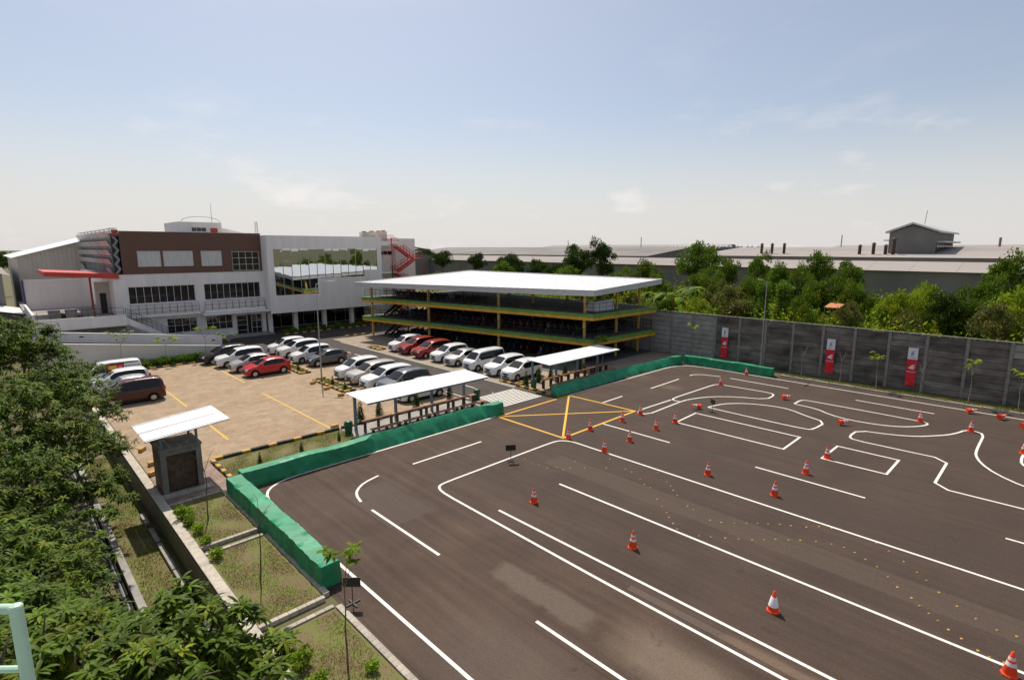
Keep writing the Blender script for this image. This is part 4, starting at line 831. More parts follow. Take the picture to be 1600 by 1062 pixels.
def wheel_mesh(r):
    pr = [(r*.62, -.1), (r*.94, -.1), (r, -.07), (r, .07), (r*.94, .1), (r*.62, .1)]; t = MB(); n = 20
    for i in range(n):
        a = 2*math.pi*i/n
        for rr, yy in pr: t.v.append((rr*math.cos(a), yy, rr*math.sin(a)))
    for i in range(n):
        for j in range(6): t.f.append((i*6+j, ((i+1) % n)*6+j, ((i+1) % n)*6+(j+1) % 6, i*6+(j+1) % 6))
    rim = MB()
    rim.tube((0, -.06, 0), (0, .06, 0), r*.64, n=18)
    for k in range(5):
        a = 2*math.pi*k/5; d = Vector((math.cos(a), 0, math.sin(a))); p = Vector((-d.z, 0, d.x))*.035
        for yy in (-.085, .06): rim.add([tuple(d*.05-p+Vector((0, yy, 0))), tuple(d*r*.62-p*.8+Vector((0, yy, 0))), tuple(d*r*.62+p*.8+Vector((0, yy, 0))), tuple(d*.05+p+Vector((0, yy, 0))), tuple(d*.05-p+Vector((0, yy+.025, 0))), tuple(d*r*.62-p*.8+Vector((0, yy+.025, 0))), tuple(d*r*.62+p*.8+Vector((0, yy+.025, 0))), tuple(d*.05+p+Vector((0, yy+.025, 0)))], [(0, 3, 2, 1), (4, 5, 6, 7), (0, 1, 5, 4), (1, 2, 6, 5), (2, 3, 7, 6), (3, 0, 4, 7)])
    return t.mesh('tyre', 'tyre', True, 40), rim.mesh('rim', 'rim')
TY, RI = wheel_mesh(.31)
car_type('mpv', 4.15, 1.67, [(-2.08, .56), (-2.03, .74), (-1.86, .9), (-1.5, .99), (-1.18, 1.06), (-.38, 1.57), (-.1, 1.64), (.5, 1.68), (1.2, 1.67), (1.7, 1.61), (1.86, 1.45), (2.0, 1.08), (2.06, .9), (2.08, .55)], [(-1.2, .98), (2.0, 1.08)], (-1.34, 1.31), (-1.12, -.4), (1.76, 1.98), [(-.9, .04, -.5, .04), (.08, .93, .08, .93), (.97, 1.74, .97, 1.58)])
car_type('suv', 4.5, 1.76, [(-2.25, .58), (-2.2, .8), (-2.02, .98), (-1.6, 1.07), (-1.2, 1.13), (-.42, 1.64), (-.1, 1.72), (.5, 1.76), (1.4, 1.75), (1.85, 1.68), (2.05, 1.45), (2.17, 1.1), (2.23, .9), (2.25, .58)], [(-1.2, 1.04), (2.1, 1.12)], (-1.42, 1.33), (-1.14, -.44), (1.92, 2.14), [(-.9, .04, -.5, .04), (.08, 1.03, .08, 1.03), (1.07, 1.9, 1.07, 1.72)], z0=.28, lamp_z=.78)
car_type('hatch', 3.9, 1.68, [(-1.95, .54), (-1.9, .7), (-1.72, .83), (-1.3, .95), (-1.02, 1.02), (-.18, 1.44), (.15, 1.5), (.6, 1.51), (1.15, 1.46), (1.5, 1.36), (1.78, 1.02), (1.9, .88), (1.95, .55)], [(-1.1, .92), (1.8, 1.02)], (-1.26, 1.24), (-.96, -.22), (1.4, 1.76), [(-.72, .12, -.3, .12), (.16, .9, .16, .9), (.94, 1.42, .94, 1.22)], z0=.21, lamp_z=.68)
car_type('van', 4.3, 1.68, [(-2.15, .6), (-2.12, .86), (-2.0, 1.0), (-1.72, 1.12), (-1.12, 1.72), (-.85, 1.86), (0, 1.93), (1.6, 1.92), (1.95, 1.87), (2.05, 1.7), (2.1, 1.1), (2.13, .9), (2.15, .55)], [(-1.75, 1.02), (2.1, 1.12)], (-1.42, 1.28), (-1.68, -1.1), (2.0, 2.09), [(-1.42, -.62, -1.12, -.62), (-.5, .6, -.5, .6), (.72, 1.9, .72, 1.84)], z0=.26, lamp_z=.74)
car_type('minibus', 4.2, 1.66, [(-2.1, .55), (-2.06, .78), (-1.85, .95), (-1.45, 1.08), (-.78, 1.66), (-.45, 1.78), (.2, 1.84), (1.4, 1.84), (1.85, 1.76), (1.98, 1.5), (2.05, 1.05), (2.08, .9), (2.1, .55)], [(-1.5, 1.0), (2.0, 1.1)], (-1.38, 1.24), (-1.4, -.78), (1.9, 2.03), [(-1.05, -.2, -.78, -.2), (-.08, .85, -.08, .85), (.97, 1.8, .97, 1.72)], z0=.25, lamp_z=.7)
def place_car(key, paint_, xfw, ynear, label, grp, yaw=0.0):
    c, P = CT[key]; x = xfw-c.ax[0]; y = ynear+c.W/2-.02
    t = thing('parked_car' if key not in ('van', 'minibus') else 'parked_van', label, 'car' if key not in ('van', 'minibus') else 'van', (x, y, .014), yaw, grp)
    for nme, me, kind, loc in P:
        if kind == 'wheel':
            wo = ob('wheel', TY, t, 0, loc); ob('rim', RI, wo); continue
        if kind is None:
            k2 = (me.name, paint_)
            if k2 not in PM: m2 = me.copy(); m2.materials.append(M[paint_]); PM[k2] = m2
            ob(nme, PM[k2], t, 0, loc)
        else: ob(nme, me, t, 0, loc)
    t.scale = (random.uniform(.97, 1.03), 1, random.uniform(.97, 1.03))
    return t
PM = {}
g1, g2, g3, g4, g5 = 'cars in front of the parking structure', 'cars beside the road and the lot shelter', 'cars facing the lamp post island', 'cars in the middle of the paved lot', 'vehicles along the retaining wall'
for key, pc, yn, lb in (('mpv', 'white', 51.1, 'white people carrier at the far end of the row facing the road'), ('suv', 'darkred', 48.9, 'dark red car beside the white people carrier at the row end'), ('suv', 'darkred', 46.0, 'dark red car beside a white car in the row facing the road'),
                        ('mpv', 'white', 43.1, 'white car between a dark red and a silver car'), ('hatch', 'silver', 40.7, 'silver car beside the tall white van'), ('van', 'white', 37.6, 'tall white van in the row in front of the parking structure'), ('mpv', 'white', 34.7, 'white people carrier next to the tall white van on its shelter side'), ('mpv', 'white', 32.3, 'white car at the end of the row beside the far shelter')):
    place_car(key, pc, 32.3+random.uniform(-.1, .1), yn, lb, g1, random.uniform(-.02, .02))
for key, pc, yn, lb in (('mpv', 'white', 43.2, 'white people carrier beside the lamp post island'), ('suv', 'beige', 40.7, 'beige car between two white cars near the lamp post'), ('suv', 'white', 38.2, 'white car between the beige and the dark grey car'), ('suv', 'grey', 35.7, 'dark grey car partly behind the shelter roof'), ('hatch', 'white', 33.2, 'white car seen under the shelter roof')):
    place_car(key, pc, 21.95, yn, lb, g2, random.uniform(-.02, .02))
for key, pc, yn, xf, lb in (('mpv', 'white', 59.0, 21.85, 'white people carrier nearest the office entrance'), ('suv', 'white', 56.3, 21.97, 'white off-road style car between two white people carriers'), ('mpv', 'white', 52.7, 21.8, 'white people carrier next to the dark grey hatchback'), ('hatch', 'grey', 50.1, 22.3, 'dark grey hatchback by the planted island')):
    place_car(key, pc, xf, yn, lb, g3, random.uniform(-.02, .02))
for key, pc, yn, xf, lb in (('suv', 'carblack', 58.4, 15.2, 'black car beside the hedge below the ramp'), ('suv', 'white', 55.7, 15.8, 'white people carrier between a black and a silver car'), ('hatch', 'silver', 52.7, 16.0, 'silver hatchback beside the red hatchback'), ('hatch', 'carred', 49.85, 16.35, 'bright red hatchback on the pale paving')):
    place_car(key, pc, xf, yn, lb, g4, random.uniform(-.02, .02))
place_car('minibus', 'maroon', 5.5, 47.4, 'dark maroon minibus parked by the retaining wall', g5, -.03)
place_car('hatch', 'silver', 5.6, 50.3, 'silver car behind the maroon minibus', g5); place_car('mpv', 'white', 5.6, 53.0, 'white car between the silver car and the lettered van', g5)
vn = place_car('van', 'white', 5.4, 55.9, 'white van with red and yellow sticker and blue lettering', g5)
W2 = -.84-.012
MB().box(-.35, .75, W2-.004, W2, 1.25, 1.7).build('sticker', 'banner_red', vn); MB().box(-.25, .3, W2-.009, W2-.0045, 1.32, 1.62).build('sticker_patch', 'sticker_yellow', vn)
MB().box(.8, 2.0, W2-.004, W2, 1.2, 1.72).build('window_cover', 'banner_white', vn)
def text_mesh(body, size, m, ext=.002):
    cu = bpy.data.curves.new('lettering', 'FONT'); cu.body = body; cu.size = size; cu.extrude = ext; cu.align_x = 'CENTER'; cu.align_y = 'CENTER'; cu.resolution_u = 2
    o = bpy.data.objects.new('lettering', cu); col.objects.link(o); bpy.context.view_layer.update()
    me = bpy.data.meshes.new_from_object(o.evaluated_get(bpy.context.evaluated_depsgraph_get())); bpy.data.objects.remove(o); me.materials.clear(); me.materials.append(M[m]); return me
ob('lettering', text_mesh('AWADA', .3, 'blue_letter'), vn, 0, (1.4, W2-.008, 1.45), (R(90), 0, 0)); ob('lettering', text_mesh('AA', .2, 'banner_white'), vn, 0, (.52, W2-.012, 1.47), (R(90), 0, 0))

# ---------------------------------------------------------------- cones
cb_ = MB(); cb_.lathe([(.0, .0), (.2, .0)], 4)
base_me = MB().prism([(.2*math.cos(a)+.0, .2*math.sin(a)) for a in [math.pi/8+k*math.pi/4 for k in range(8)]], 0, .035).mesh('base', 'cone')
def ctr(z): return .155*(1-(z-.035)/.72)+.022
body_me = MB().lathe([(.165, .035), (.15, .07), (ctr(.1), .1), (ctr(.69), .69), (.018, .715), (0, .715)], 18).mesh('cone_body', 'cone', True, 50)
bands = [MB().lathe([(ctr(a)+.004, a), (ctr(b)+.004, b)], 18).mesh('reflective_band', 'band', True, 60) for a, b in ((.3, .4), (.47, .55))]
collar = MB().lathe([(ctr(.2)+.012, .2), (ctr(.5)+.012, .5), (ctr(.5), .51)], 18).mesh('white_collar', 'banner_white', True, 60); mk = MB().box(-.03, .03, -.004, .004, -.06, .06).mesh('collar_mark', 'banner_red')
def cone(x, y, label, grp=None, fall=None, kind='bands'):
    t = thing('traffic_cone', label, 'traffic cone', (x, y, .017), random.uniform(0, 6.28), grp)
    ob('base', base_me, t); ob('cone_body', body_me, t)
    if kind == 'bands':
        for b in bands: ob('reflective_band', b, t)
    else:
        c = ob('white_collar', collar, t)
    if fall is not None:
        t.rotation_euler = (0, R(80), fall); t.location.z = .2
    return t
CONES = [(24.34, 19.98, 'orange cone at a corner of the yellow box'), (26.59, 20.05, 'orange cone on the front line of the yellow box'), (29.53, 19.6, 'orange cone beside the front line of the yellow box'), (31.73, 19.6, 'orange cone at the end of the narrow white lane'), (29.72, 17.16, None), (31.83, 16.98, 'orange cone at the corner of the long white rectangle'), (24.2, 17.2, 'orange cone standing on the white loop line near the yellow box'), (26.67, 17.13, None),
         (25.39, 11.57, None), (43.89, 19.4, 'orange cone at the outer corner of the far course line'), (49.01, 19.33, 'orange cone in front of the green barrier by the wall'), (16.79, 15.75, None), (16.79, 10.46, None), (29.17, 8.11, None), (25.42, 8.3, None), (32.25, 7.98, 'orange cone at the corner of the short white rectangle'), (18.75, -.27, 'orange cone standing beside the long straight white line'), (43.8, 5.58, 'orange cone at the tip of a curved white outline'), (43.68, 2.95, 'orange cone on the bulge of the winding white line'), (40.97, .39, 'orange cone beside a short curved line by the wall side')]
for x, y, lb in CONES: cone(x, y, lb or 'orange traffic cone standing upright on open asphalt', None if lb else 'upright cones on open asphalt')
wc = cone(16.84, 5.24, 'orange cone with a white printed collar', None, None, 'collar'); o = ob('collar_mark', mk, wc, 0, (-.06, -.075, .36), (0, 0, -.7))
for i, (x, y) in enumerate(((35.98, 17.29), (42.88, 14.06), (39.13, 9.22), (48.52, 3.65), (48.15, 1.9), (46.9, .74))): cone(x, y, 'orange traffic cone knocked over on the asphalt', 'fallen cones', -2.0 + 1.2 + random.uniform(-.35, .35) if i else 2.4)
# ---------------------------------------------------------------- studs
stud = MB().lathe([(.045, 0), (.04, .016), (.016, .026), (0, .026)], 8).mesh('road_stud', 'stud', True, 60)
for x, y in [(21.0,9.33),(21.14,8.91),(21.51,8.5),(21.84,8.12),(22.17,7.8),(22.45,7.47),(22.76,7.11),(22.99,6.75),(23.32,6.26),(23.74,5.9),(23.99,5.49),(23.99,3.91),(23.63,3.42),(23.19,2.88),(22.72,2.4),(22.37,2.08),(21.85,1.66),(21.37,1.13),(21.03,0.63),(20.82,0.12),(20.89,-0.32),(19.71,8.69),(20.04,8.24),(20.36,7.84),(20.69,7.43),(21.04,7.1),(21.41,6.8),(21.72,6.41),(22.03,6.08),(22.39,5.61),(22.61,5.12),(22.7,4.7),(22.59,4.32),(22.35,3.91),(22.1,3.49),(21.64,3.07),(21.19,2.71),(20.83,2.25),(20.52,1.99),(20.28,1.71),(20.07,1.45),(19.79,1.16),(19.58,0.83),(19.3,0.43),(19.21,0.17),(19.22,-0.14),(20.16,19.65),(19.92,18.89),(20.1,18.5),(20.12,17.93),(20.55,17.63),(20.57,17.19),(20.94,17.04),(21.53,16.54),(22.39,15.75),(21.86,17.44),(23.54,16.35),(22.96,14.94),(22.89,14.51),(22.47,13.73),(22.04,13.22),(23.79,13.52),(23.12,12.61),(22.81,12.22),(22.48,11.91),(22.13,11.5),(21.96,12.83),(21.11,11.97),(20.63,11.42),(20.26,10.98),(19.96,10.7),(19.6,10.3),(19.31,9.95),(21.5,10.64),(21.34,10.28),(19.45,9.06)]:
    tag(ob('road_stud', stud, None, 0, (x, y, .013)), 'small yellow stud set out in a wavy line on the asphalt', 'road stud', 'yellow studs in wavy lines')
# ---------------------------------------------------------------- black sign boards on cross feet
def sign(x, y, rz, label, tilt=0):
    t = thing('sign_board', label, 'sign board', (x, y, .017), rz)
    f = MB()
    for a in (R(45), R(135)): f.bar((-.26*math.cos(a), -.26*math.sin(a), .02), (.26*math.cos(a), .26*math.sin(a), .02), .04, .035+.004*(a > 1))
    f.build('cross_foot', 'black', t); MB().tube((0, 0, .02), (0, 0, .8), .016, n=6).build('pole', 'black', t); MB().box(-.28, .28, -.015, .015, .62, .95).build('board', 'black', t, bevel=.005)
    return t
sign(19.36, 19.93, R(-35), 'black sign board on a cross foot on the rounded white line'); sign(7.35, 15.0, R(-44), 'black sign board on a cross foot at the end of the green barrier'); sign(35.8, 16.3, R(55), 'black sign board on a cross foot beside the fallen cone')
# ---------------------------------------------------------------- lamp posts
def lamp_post(x, y, h, ang, label):
    t = thing('lamp_post', label, 'lamp post', (x, y, .014)); MB().lathe([(.16, 0), (.16, .05), (.07, .06), (.07, 1.0)], 10).build('base', 'pole', t); MB().tube((0, 0, .9), (0, 0, h), .06, .035, 10).build('pole', 'pole', t, smooth=True)
    d = Vector((math.cos(ang), math.sin(ang), 0)); MB().tube((0, 0, h-.05), d*1.0+Vector((0, 0, h+.18)), .03, n=8).build('arm', 'pole', t); p = d*1.35+Vector((0, 0, h+.22))
    q = MB(); q.bar(tuple(d*.9+Vector((0, 0, h+.17))), tuple(d*1.6+Vector((0, 0, h+.25))), .2, .09); q.build('lamp_head', 'fascia', t, bevel=.03)
lamp_post(20.1, 44.6, 8.5, R(-44), 'tall slim lamp post on the planted island in the car lot'); lamp_post(52.4, 19.4, 8.4, R(175), 'tall slim lamp post in front of the concrete wall')
# ---------------------------------------------------------------- banners
wing = MB().add([(-.16, 0, -.06), (-.02, 0, .1), (.16, 0, .18), (.05, 0, .06), (.17, 0, .07), (.06, 0, -.01), (.17, 0, -.03), (.05, 0, -.06), (.14, 0, -.12), (-.05, 0, -.1)], [(0, 1, 3, 9), (1, 2, 3), (3, 4, 5), (5, 6, 7), (3, 5, 7, 9), (7, 8, 9)]).mesh('wing_emblem', 'banner_white')
tx = text_mesh('HONDA', .17, 'banner_white'); tx2 = text_mesh('HONDA', .06, 'banner_white')
for y, lb in ((23.4, 'red and white banner on the paler wall panels beside the barrier'), (13.75, 'red and white banner between bare saplings on the wall'), (7.8, 'red and white banner next to the sapling with a leafy top')):
    t = thing('hanging_banner', lb, 'banner', (53.2, y, 0), R(-90))    # local -Y faces -X
    wv = []; n = 10
    def strip(name, z0, z1, m, off):
        V = []; F = []
        for i in range(n+1):
            z = z0+(z1-z0)*i/n
            for j in range(5): V.append((-.33+.66*j/4, off+.012*math.sin(z*4+j*.9), z))
        for i in range(n):
            for j in range(4): F.append((i*5+j, i*5+j+1, i*5+j+6, i*5+j+5))
        mb = MB(); mb.v = V; mb.f = F; return mb.build(name, m, t, smooth=True)
    strip('red_cloth', .42, 2.6, 'banner_red', -.04); strip('white_cloth', 2.603, 3.55, 'banner_white', -.04)
    MB().tube((-.36, -.04, 3.57), (.36, -.04, 3.57), .018, n=6).build('rod', 'grey_metal', t)
    for xx in (-.3, .3): MB().tube((xx, -.03, 3.57), (xx, .18, 4.4), .006, n=4).build('cord', 'grey_metal', t)
    o = ob('wing_emblem', wing, t, 0, (.02, -.065, 1.95)); o.scale = (1.5, 1, 1.5); ob('lettering', tx, t, 0, (0, -.065, 1.55), (R(90), 0, 0)); ob('lettering', tx2, t, 0, (-.2, -.065, .62), (R(90), 0, 0))
    MB().add([(-.12, -.065, 3.1), (0, -.065, 3.3), (.14, -.065, 3.32), (.02, -.065, 3.18), (.1, -.065, 3.0), (-.1, -.065, 2.86)], [(0, 1, 2, 3), (0, 3, 4, 5)]).build('printed_mark', 'banner_grey', t); MB().add([(-.2, -.065, 2.72), (.2, -.065, 2.72), (.2, -.065, 2.78), (-.2, -.065, 2.78)], [(0, 1, 2, 3)]).build('printed_line', 'banner_grey', t)
# ---------------------------------------------------------------- motorcycles
def motorbike():
    m = MB()
    for x in (-.6, .6):
        n = 14; rr = .28
        for i in range(n):
            a = 2*math.pi*i/n; b = 2*math.pi*(i+1)/n; m.bar((x+rr*math.cos(a), 0, .3+rr*math.sin(a)), (x+rr*math.cos(b), 0, .3+rr*math.sin(b)), .08, .07)
        m.tube((x, -.05, .3), (x, .05, .3), .08, n=8)
    for i in range(0, 6): pass
    m.bar((-.6, .07, .3), (-.38, .04, .95), .04, .05); m.bar((-.6, -.07, .3), (-.38, -.04, .95), .04, .05); m.bar((-.36, -.3, 1.0), (-.36, .3, 1.0), .035, .035)
    m.hexa([(-.5, -.09, .62), (.55, -.12, .6), (.55, .12, .6), (-.5, .09, .62), (-.42, -.07, .95), (.75, -.1, .8), (.75, .1, .8), (-.42, .07, .95)]); m.hexa([(-.2, -.11, .3), (.3, -.11, .3), (.3, .11, .3), (-.2, .11, .3), (-.25, -.1, .6), (.35, -.1, .6), (.35, .1, .6), (-.25, .1, .6)])
    m.hexa([(-.1, -.1, .74), (.7, -.12, .74), (.7, .12, .74), (-.1, .1, .74), (-.05, -.1, .82), (.68, -.11, .86), (.68, .11, .86), (-.05, .1, .82)]); m.box(.66, .8, -.08, .08, .62, .74); m.box(-.5, -.38, -.1, .1, .88, 1.06)
    for s in (-1, 1): m.box(-.4, -.36, s*.3-.04, s*.3+.04, 1.12, 1.2); m.bar((-.37, s*.26, 1.0), (-.38, s*.3, 1.14), .015, .015)
    return m
mbm = motorbike(); BK = [mbm.mesh('motorcycle', k) for k in ('black', 'maroon', 'black', 'grey', 'black', 'carblack', 'black')]
nb = 0
for lev, zz in ((0, .03), (2.62, 2.634), (5.15, 5.164)):
    for row in range(4 if lev < 5 else 1):
        for k in range(36):
            t = .06+.9*k/36; 
            if random.random() < .12 or (lev > 5 and t < .45): continue
            x = PN[0]-6.3*t+1.9+row*2.5; y = PN[1]+33.6*t
            if x > 51.3: continue
            if y > 60.6: continue
            tag(ob('motorcycle', random.choice(BK), None, 0, (x+random.uniform(-.1, .1), y, zz), (0, R(0), random.uniform(-.12, .12)+(math.pi if row == 1 else 0))), 'motorcycle parked in a row inside the parking structure, '+('ground level' if lev == 0 else ('middle level' if lev < 5 else 'top level')), 'motorcycle', 'motorcycles on the %s level' % ('ground' if lev == 0 else ('middle' if lev < 5 else 'top'))); nb += 1
# ---------------------------------------------------------------- balcony railing near the viewer
vb = thing('viewing_building', 'pale building with the balcony the view is taken from', 'building', (0, 0, 0), R(45.69)); MB().box(-9, 1.55, -7, 7, 0, 9.8).build('wall', 'facade2', vb); MB().box(-8.8, 1.6, -7.2, 7.2, 9.801, 9.95).build('balcony_slab', 'concrete', vb)
rl = thing('balcony_railing', 'mint green painted steel balcony railing', 'railing', (-.06, 2.34, 9.95))
MB().tube((0, 0, -.0), (0, 0, .36), .02, n=12).build('post', 'mint', rl, smooth=True)
MB().tube((0, 0, .35), (-.75, .7, .35), .017, n=12).build('top_rail', 'mint', rl, smooth=True); MB().tube((0, 0, .12), (-.75, .7, .12), .012, n=10).build('lower_rail', 'mint', rl, smooth=True); MB().tube((-.02, .02, .02), (-.4, -.2, .3), .022, n=10).build('brace', 'mint', rl, smooth=True)
MB().lathe([(0, .0), (.02, .0), (.017, .012), (0, .018)], 12, (0, 0, .352)).build('post_cap', 'mint', rl, smooth=True)
# ---------------------------------------------------------------- vegetation
def unit(v): return v/np.maximum(np.linalg.norm(v, axis=-1, keepdims=True), 1e-6)
def leaf_quads(P, Dn, size, wr=.3, jit=.6):
    n = len(P); d = unit(Dn+rng.normal(0, jit, (n, 3))); w = unit(np.cross(d, rng.normal(0, 1, (n, 3)))); s = size*rng.uniform(.6, 1.35, (n, 1))
    V = np.stack([P, P+d*s*.5+w*s*wr, P+d*s, P+d*s*.5-w*s*wr], 1).reshape(-1, 3); return V, np.arange(4*n).reshape(-1, 4)
def crown_mesh(name, m, blobs, nleaf, size, wr=.3, seed=0, yellow=.0, clump=False):
    global rng
    rng = np.random.default_rng(seed); Ps = []; Ds = []; Cs = []
    if clump:
        nb_ = []
        for (x, y, z, r) in blobs:
            for _ in range(5):
                d = unit(rng.normal(0, 1, 3)); nb_.append((x+d[0]*r*.75, y+d[1]*r*.75, z+abs(d[2])*r*.6-.1*r, r*rng.uniform(.32, .6)))
        blobs = nb_
    tot = sum(b[3]**2 for b in blobs)
    for (x, y, z, r) in blobs:
        n = max(8, int(nleaf*r*r/tot)); d = unit(rng.normal(0, 1, (n, 3))); rr = r*rng.uniform(.35, 1.05, (n, 1))**.6
        lump = 1+.22*np.sin(d[:, :1]*5+x)+.18*np.sin(d[:, 1:2]*6+y*2)+.15*np.sin(d[:, 2:]*7+z)
        Ps.append(np.array([[x, y, z]])+d*rr*lump*np.array([[1, 1, .8]])); Ds.append(d*.7+np.array([[0, 0, -.25]]))
        v = rng.uniform(.75, 1.3); c = np.clip(rng.normal(1, .16, (n, 1)), .5, 1.6)*v*np.array([[1+yellow*rng.uniform(0, 1), 1, .9]]); Cs.append(c)
    P = np.concatenate(Ps); V, F = leaf_quads(P, np.concatenate(Ds), size, wr); T = np.repeat(np.concatenate(Cs), 4, 0); return np_mesh(name, V, F, m, T)
def make_blobs(seed, n, rx, rz, zc, rb):
    r_ = np.random.default_rng(seed); out = []
    for i in range(n):
        d = unit(r_.normal(0, 1, 3)); k = r_.uniform(.35, .95); out.append((d[0]*rx*k, d[1]*rx*k, zc+d[2]*rz*k, rb*r_.uniform(.65, 1.25)))
    return out
# unit trees: height 1 scaled up; trunk and limbs reach the blobs
def tree_proto(seed, kind):
    m = {'dark': 'leaf_dark', 'tree': 'leaf_mid', 'bright': 'leaf_bright', 'small': 'leaf_dark', 'bush': 'leaf_mid', 'dry': 'leaf_dry'}[kind]
    low = kind in ('bush', 'bright', 'dry')
    bl = make_blobs(seed, 34 if not low else 22, .38 if not low else .42, .3 if not low else .32, .64 if not low else .5, .12 if not low else .15)
    cm = crown_mesh('crown', m, bl, 8500, .03, seed=seed, clump=True, yellow=.5 if kind in ('bright', 'dry', 'bush') else .2)
    tm = MB(); lean = (random.uniform(-.05, .05), random.uniform(-.05, .05)); top = .6 if not low else .4
    tm.tube((0, 0, -.02), (lean[0]*.5, lean[1]*.5, top*.55), .022, .016, 7); tm.tube((lean[0]*.5, lean[1]*.5, top*.54), (lean[0], lean[1], top), .016, .009, 7)
    for b in bl[::2]: tm.tube((lean[0]*.6, lean[1]*.6, top*(.55+.4*random.random())), (b[0], b[1], b[2]), .009, .003, 5)
    return tm.mesh('trunk', 'bark'), cm
PROTO = {}
for k, nvar in (('dark', 2), ('tree', 3), ('bright', 2), ('small', 1), ('bush', 3), ('dry', 2)): PROTO[k] = [tree_proto(100+i*7+len(k)*31, k) for i in range(nvar)]
LAB = {'dark': ('dense dark green tree growing behind the concrete wall', 'tree', 'dense_tree'), 'tree': ('mid green leafy tree growing behind the concrete wall', 'tree', 'leafy_tree'), 'bright': ('bright green feathery shrub behind the concrete wall', 'shrub', 'feathery_shrub'), 'small': ('small dark tree beyond the parking structure roof', 'tree', 'small_tree'), 'bush': ('rounded green bush behind the concrete wall', 'bush', 'rounded_bush'), 'dry': ('olive brown bush behind the concrete wall', 'bush', 'dry_bush')}
cnt = 0
def plant(kind, x, y, ztop, rad, z0=.9):
    global cnt
    tm, cm = PROTO[kind][cnt % len(PROTO[kind])]; cnt += 1; lb, ct, nm_ = LAB[kind]; lb = lb if 'behind the concrete wall' not in lb else lb.replace('growing behind the concrete wall', 'behind the concrete wall').replace('behind the concrete wall', ('close behind the concrete wall' if x < 62.5 else ('in the middle of the overgrown land' if x < 77 else 'in front of the factory shed'))); lb = lb if ztop < 8.5 or kind not in ('tree', 'bush') else 'tall '+lb; h = (ztop-z0)/(.97 if kind not in ('bush', 'bright', 'dry') else .88)
    t = thing(nm_, lb, ct, (x, y, z0), random.uniform(0, 6.28), lb); rx = 1.12*rad/(.42 if kind not in ('bush', 'bright', 'dry') else .55)
    a = ob('trunk', tm, t); b = ob('crown', cm, t)
    for o in (a, b): o.scale = (max(rx, h*.6), max(rx, h*.6), h)
for a in (('dark', 88, 70.9, 12.8, 3.35), ('dark', 88, 64.5, 13.6, 3.1), ('tree', 92, 46.4, 12.6, 3.8), ('tree', 86, 38, 10.5, 2.3), ('tree', 84, 32.5, 11.0, 2.3), ('tree', 88, 25.7, 11, 2.3), ('tree', 90, 21.9, 10.2, 2.1), ('tree', 78, 3.8, 11.3, 2.5), ('small', 100, 133, 12, 3), ('small', 100, 116.7, 11.3, 2.6), ('small', 90, 92, 10.7, 3.1), ('small', 90, 84, 10, 2.4), ('small', 120, 169, 12.5, 3.7),
          ('tree', 80, 27.6, 9.7, 2), ('bush', 75, 23.9, 9.3, 2), ('dry', 60, 26.3, 7.6, 3.2), ('bush', 66, 26.2, 8.2, 2), ('bush', 64, 19.2, 7.9, 1.9), ('tree', 66, 17.7, 9, 2.3), ('bush', 64, 14.5, 8.4, 2.1), ('bright', 62, 11.1, 8.1, 1.7), ('bright', 64, 9.5, 8.6, 1.9), ('bright', 70, 9.6, 8.6, 1.6), ('dark', 61, 6.8, 7.9, 1.9), ('bush', 62, 5.6, 8.7, 1.6), ('tree', 68, 5, 9, 1.6), ('bright', 62, 2.9, 8.8, 1.6), ('dry', 58, 3.5, 7.4, 1.7), ('dry', 58, 13.8, 6.6, 1.5), ('bush', 78, 48.3, 9.7, 3.2), ('bush', 78, 53.2, 8.9, 3.3), ('bush', 70, 41.1, 8.1, 2.4), ('small', 80, 69.5, 9.4, 2.6), ('bush', 76, 35.3, 9, 2.8),
          ('dry', 57.5, 9.0, 6.3, 1.6), ('bush', 57.5, 17.5, 6.2, 1.5), ('dry', 60, .5, 7.5, 2), ('bush', 66, -1.5, 9, 2.4), ('tree', 72, -3, 10, 2.6), ('bright', 60, -4, 8, 2), ('bush', 58, 33, 6.2, 1.8), ('bright', 59, 29.5, 6.4, 1.6), ('dry', 58, 38, 6.3, 2), ('bush', 62, 45, 7, 2.4), ('tree', 70, 58, 8.6, 2.8), ('bush', 66, 52, 7.5, 2.5), ('tree', 76, 80, 9, 2.8), ('bush', 62, 62, 7, 2.4), ('small', 96, 100, 11.2, 3), ('bush', 84, 42, 8.5, 3), ('bush', 82, 30, 8.2, 2.6), ('dark', 70, 22, 8.2, 2.0), ('dry', 68, 31, 7.6, 2.2)): plant(*a)
# tall weeds behind the wall as one mass
def weed_mass(name, areas, label):
    Vs = []; Fs = []; Ts = []; off = 0
    for x0, x1, y0, y1, h0, h1, dens in areas:
        n = int((x1-x0)*(y1-y0)*dens); x = rng.uniform(x0, x1, n); y = rng.uniform(y0, y1, n); hh = h0+(h1-h0)*(.5+.5*np.sin(x*.7+np.sin(y*.33)*2))*rng.uniform(.3, 1.1, n)
        P = np.stack([x, y, .9+hh*rng.uniform(.15, 1, n)], 1); V, F = leaf_quads(P, np.tile([[0, 0, .5]], (n, 1)), .42, .22, .7); Vs.append(V); Fs.append(F+off); off += len(V)
        c = np.stack([rng.uniform(.7, 1.8, n), rng.uniform(.75, 1.3, n), rng.uniform(.5, 1, n)], 1); Ts.append(np.repeat(c, 4, 0))
    o = ob(name, np_mesh(name, np.concatenate(Vs), np.concatenate(Fs), 'leaf_bright', np.concatenate(Ts))); o['kind'] = 'stuff'; o['label'] = label; o['category'] = 'undergrowth'
weed_mass('undergrowth', [(54.6, 62, -22, 70, 2.4, 4.9, 40), (62, 80, -25, 90, 2.2, 5.2, 22), (80, 104, -30, 130, 1.5, 4.5, 12)], 'tangled green undergrowth filling the land behind the wall')
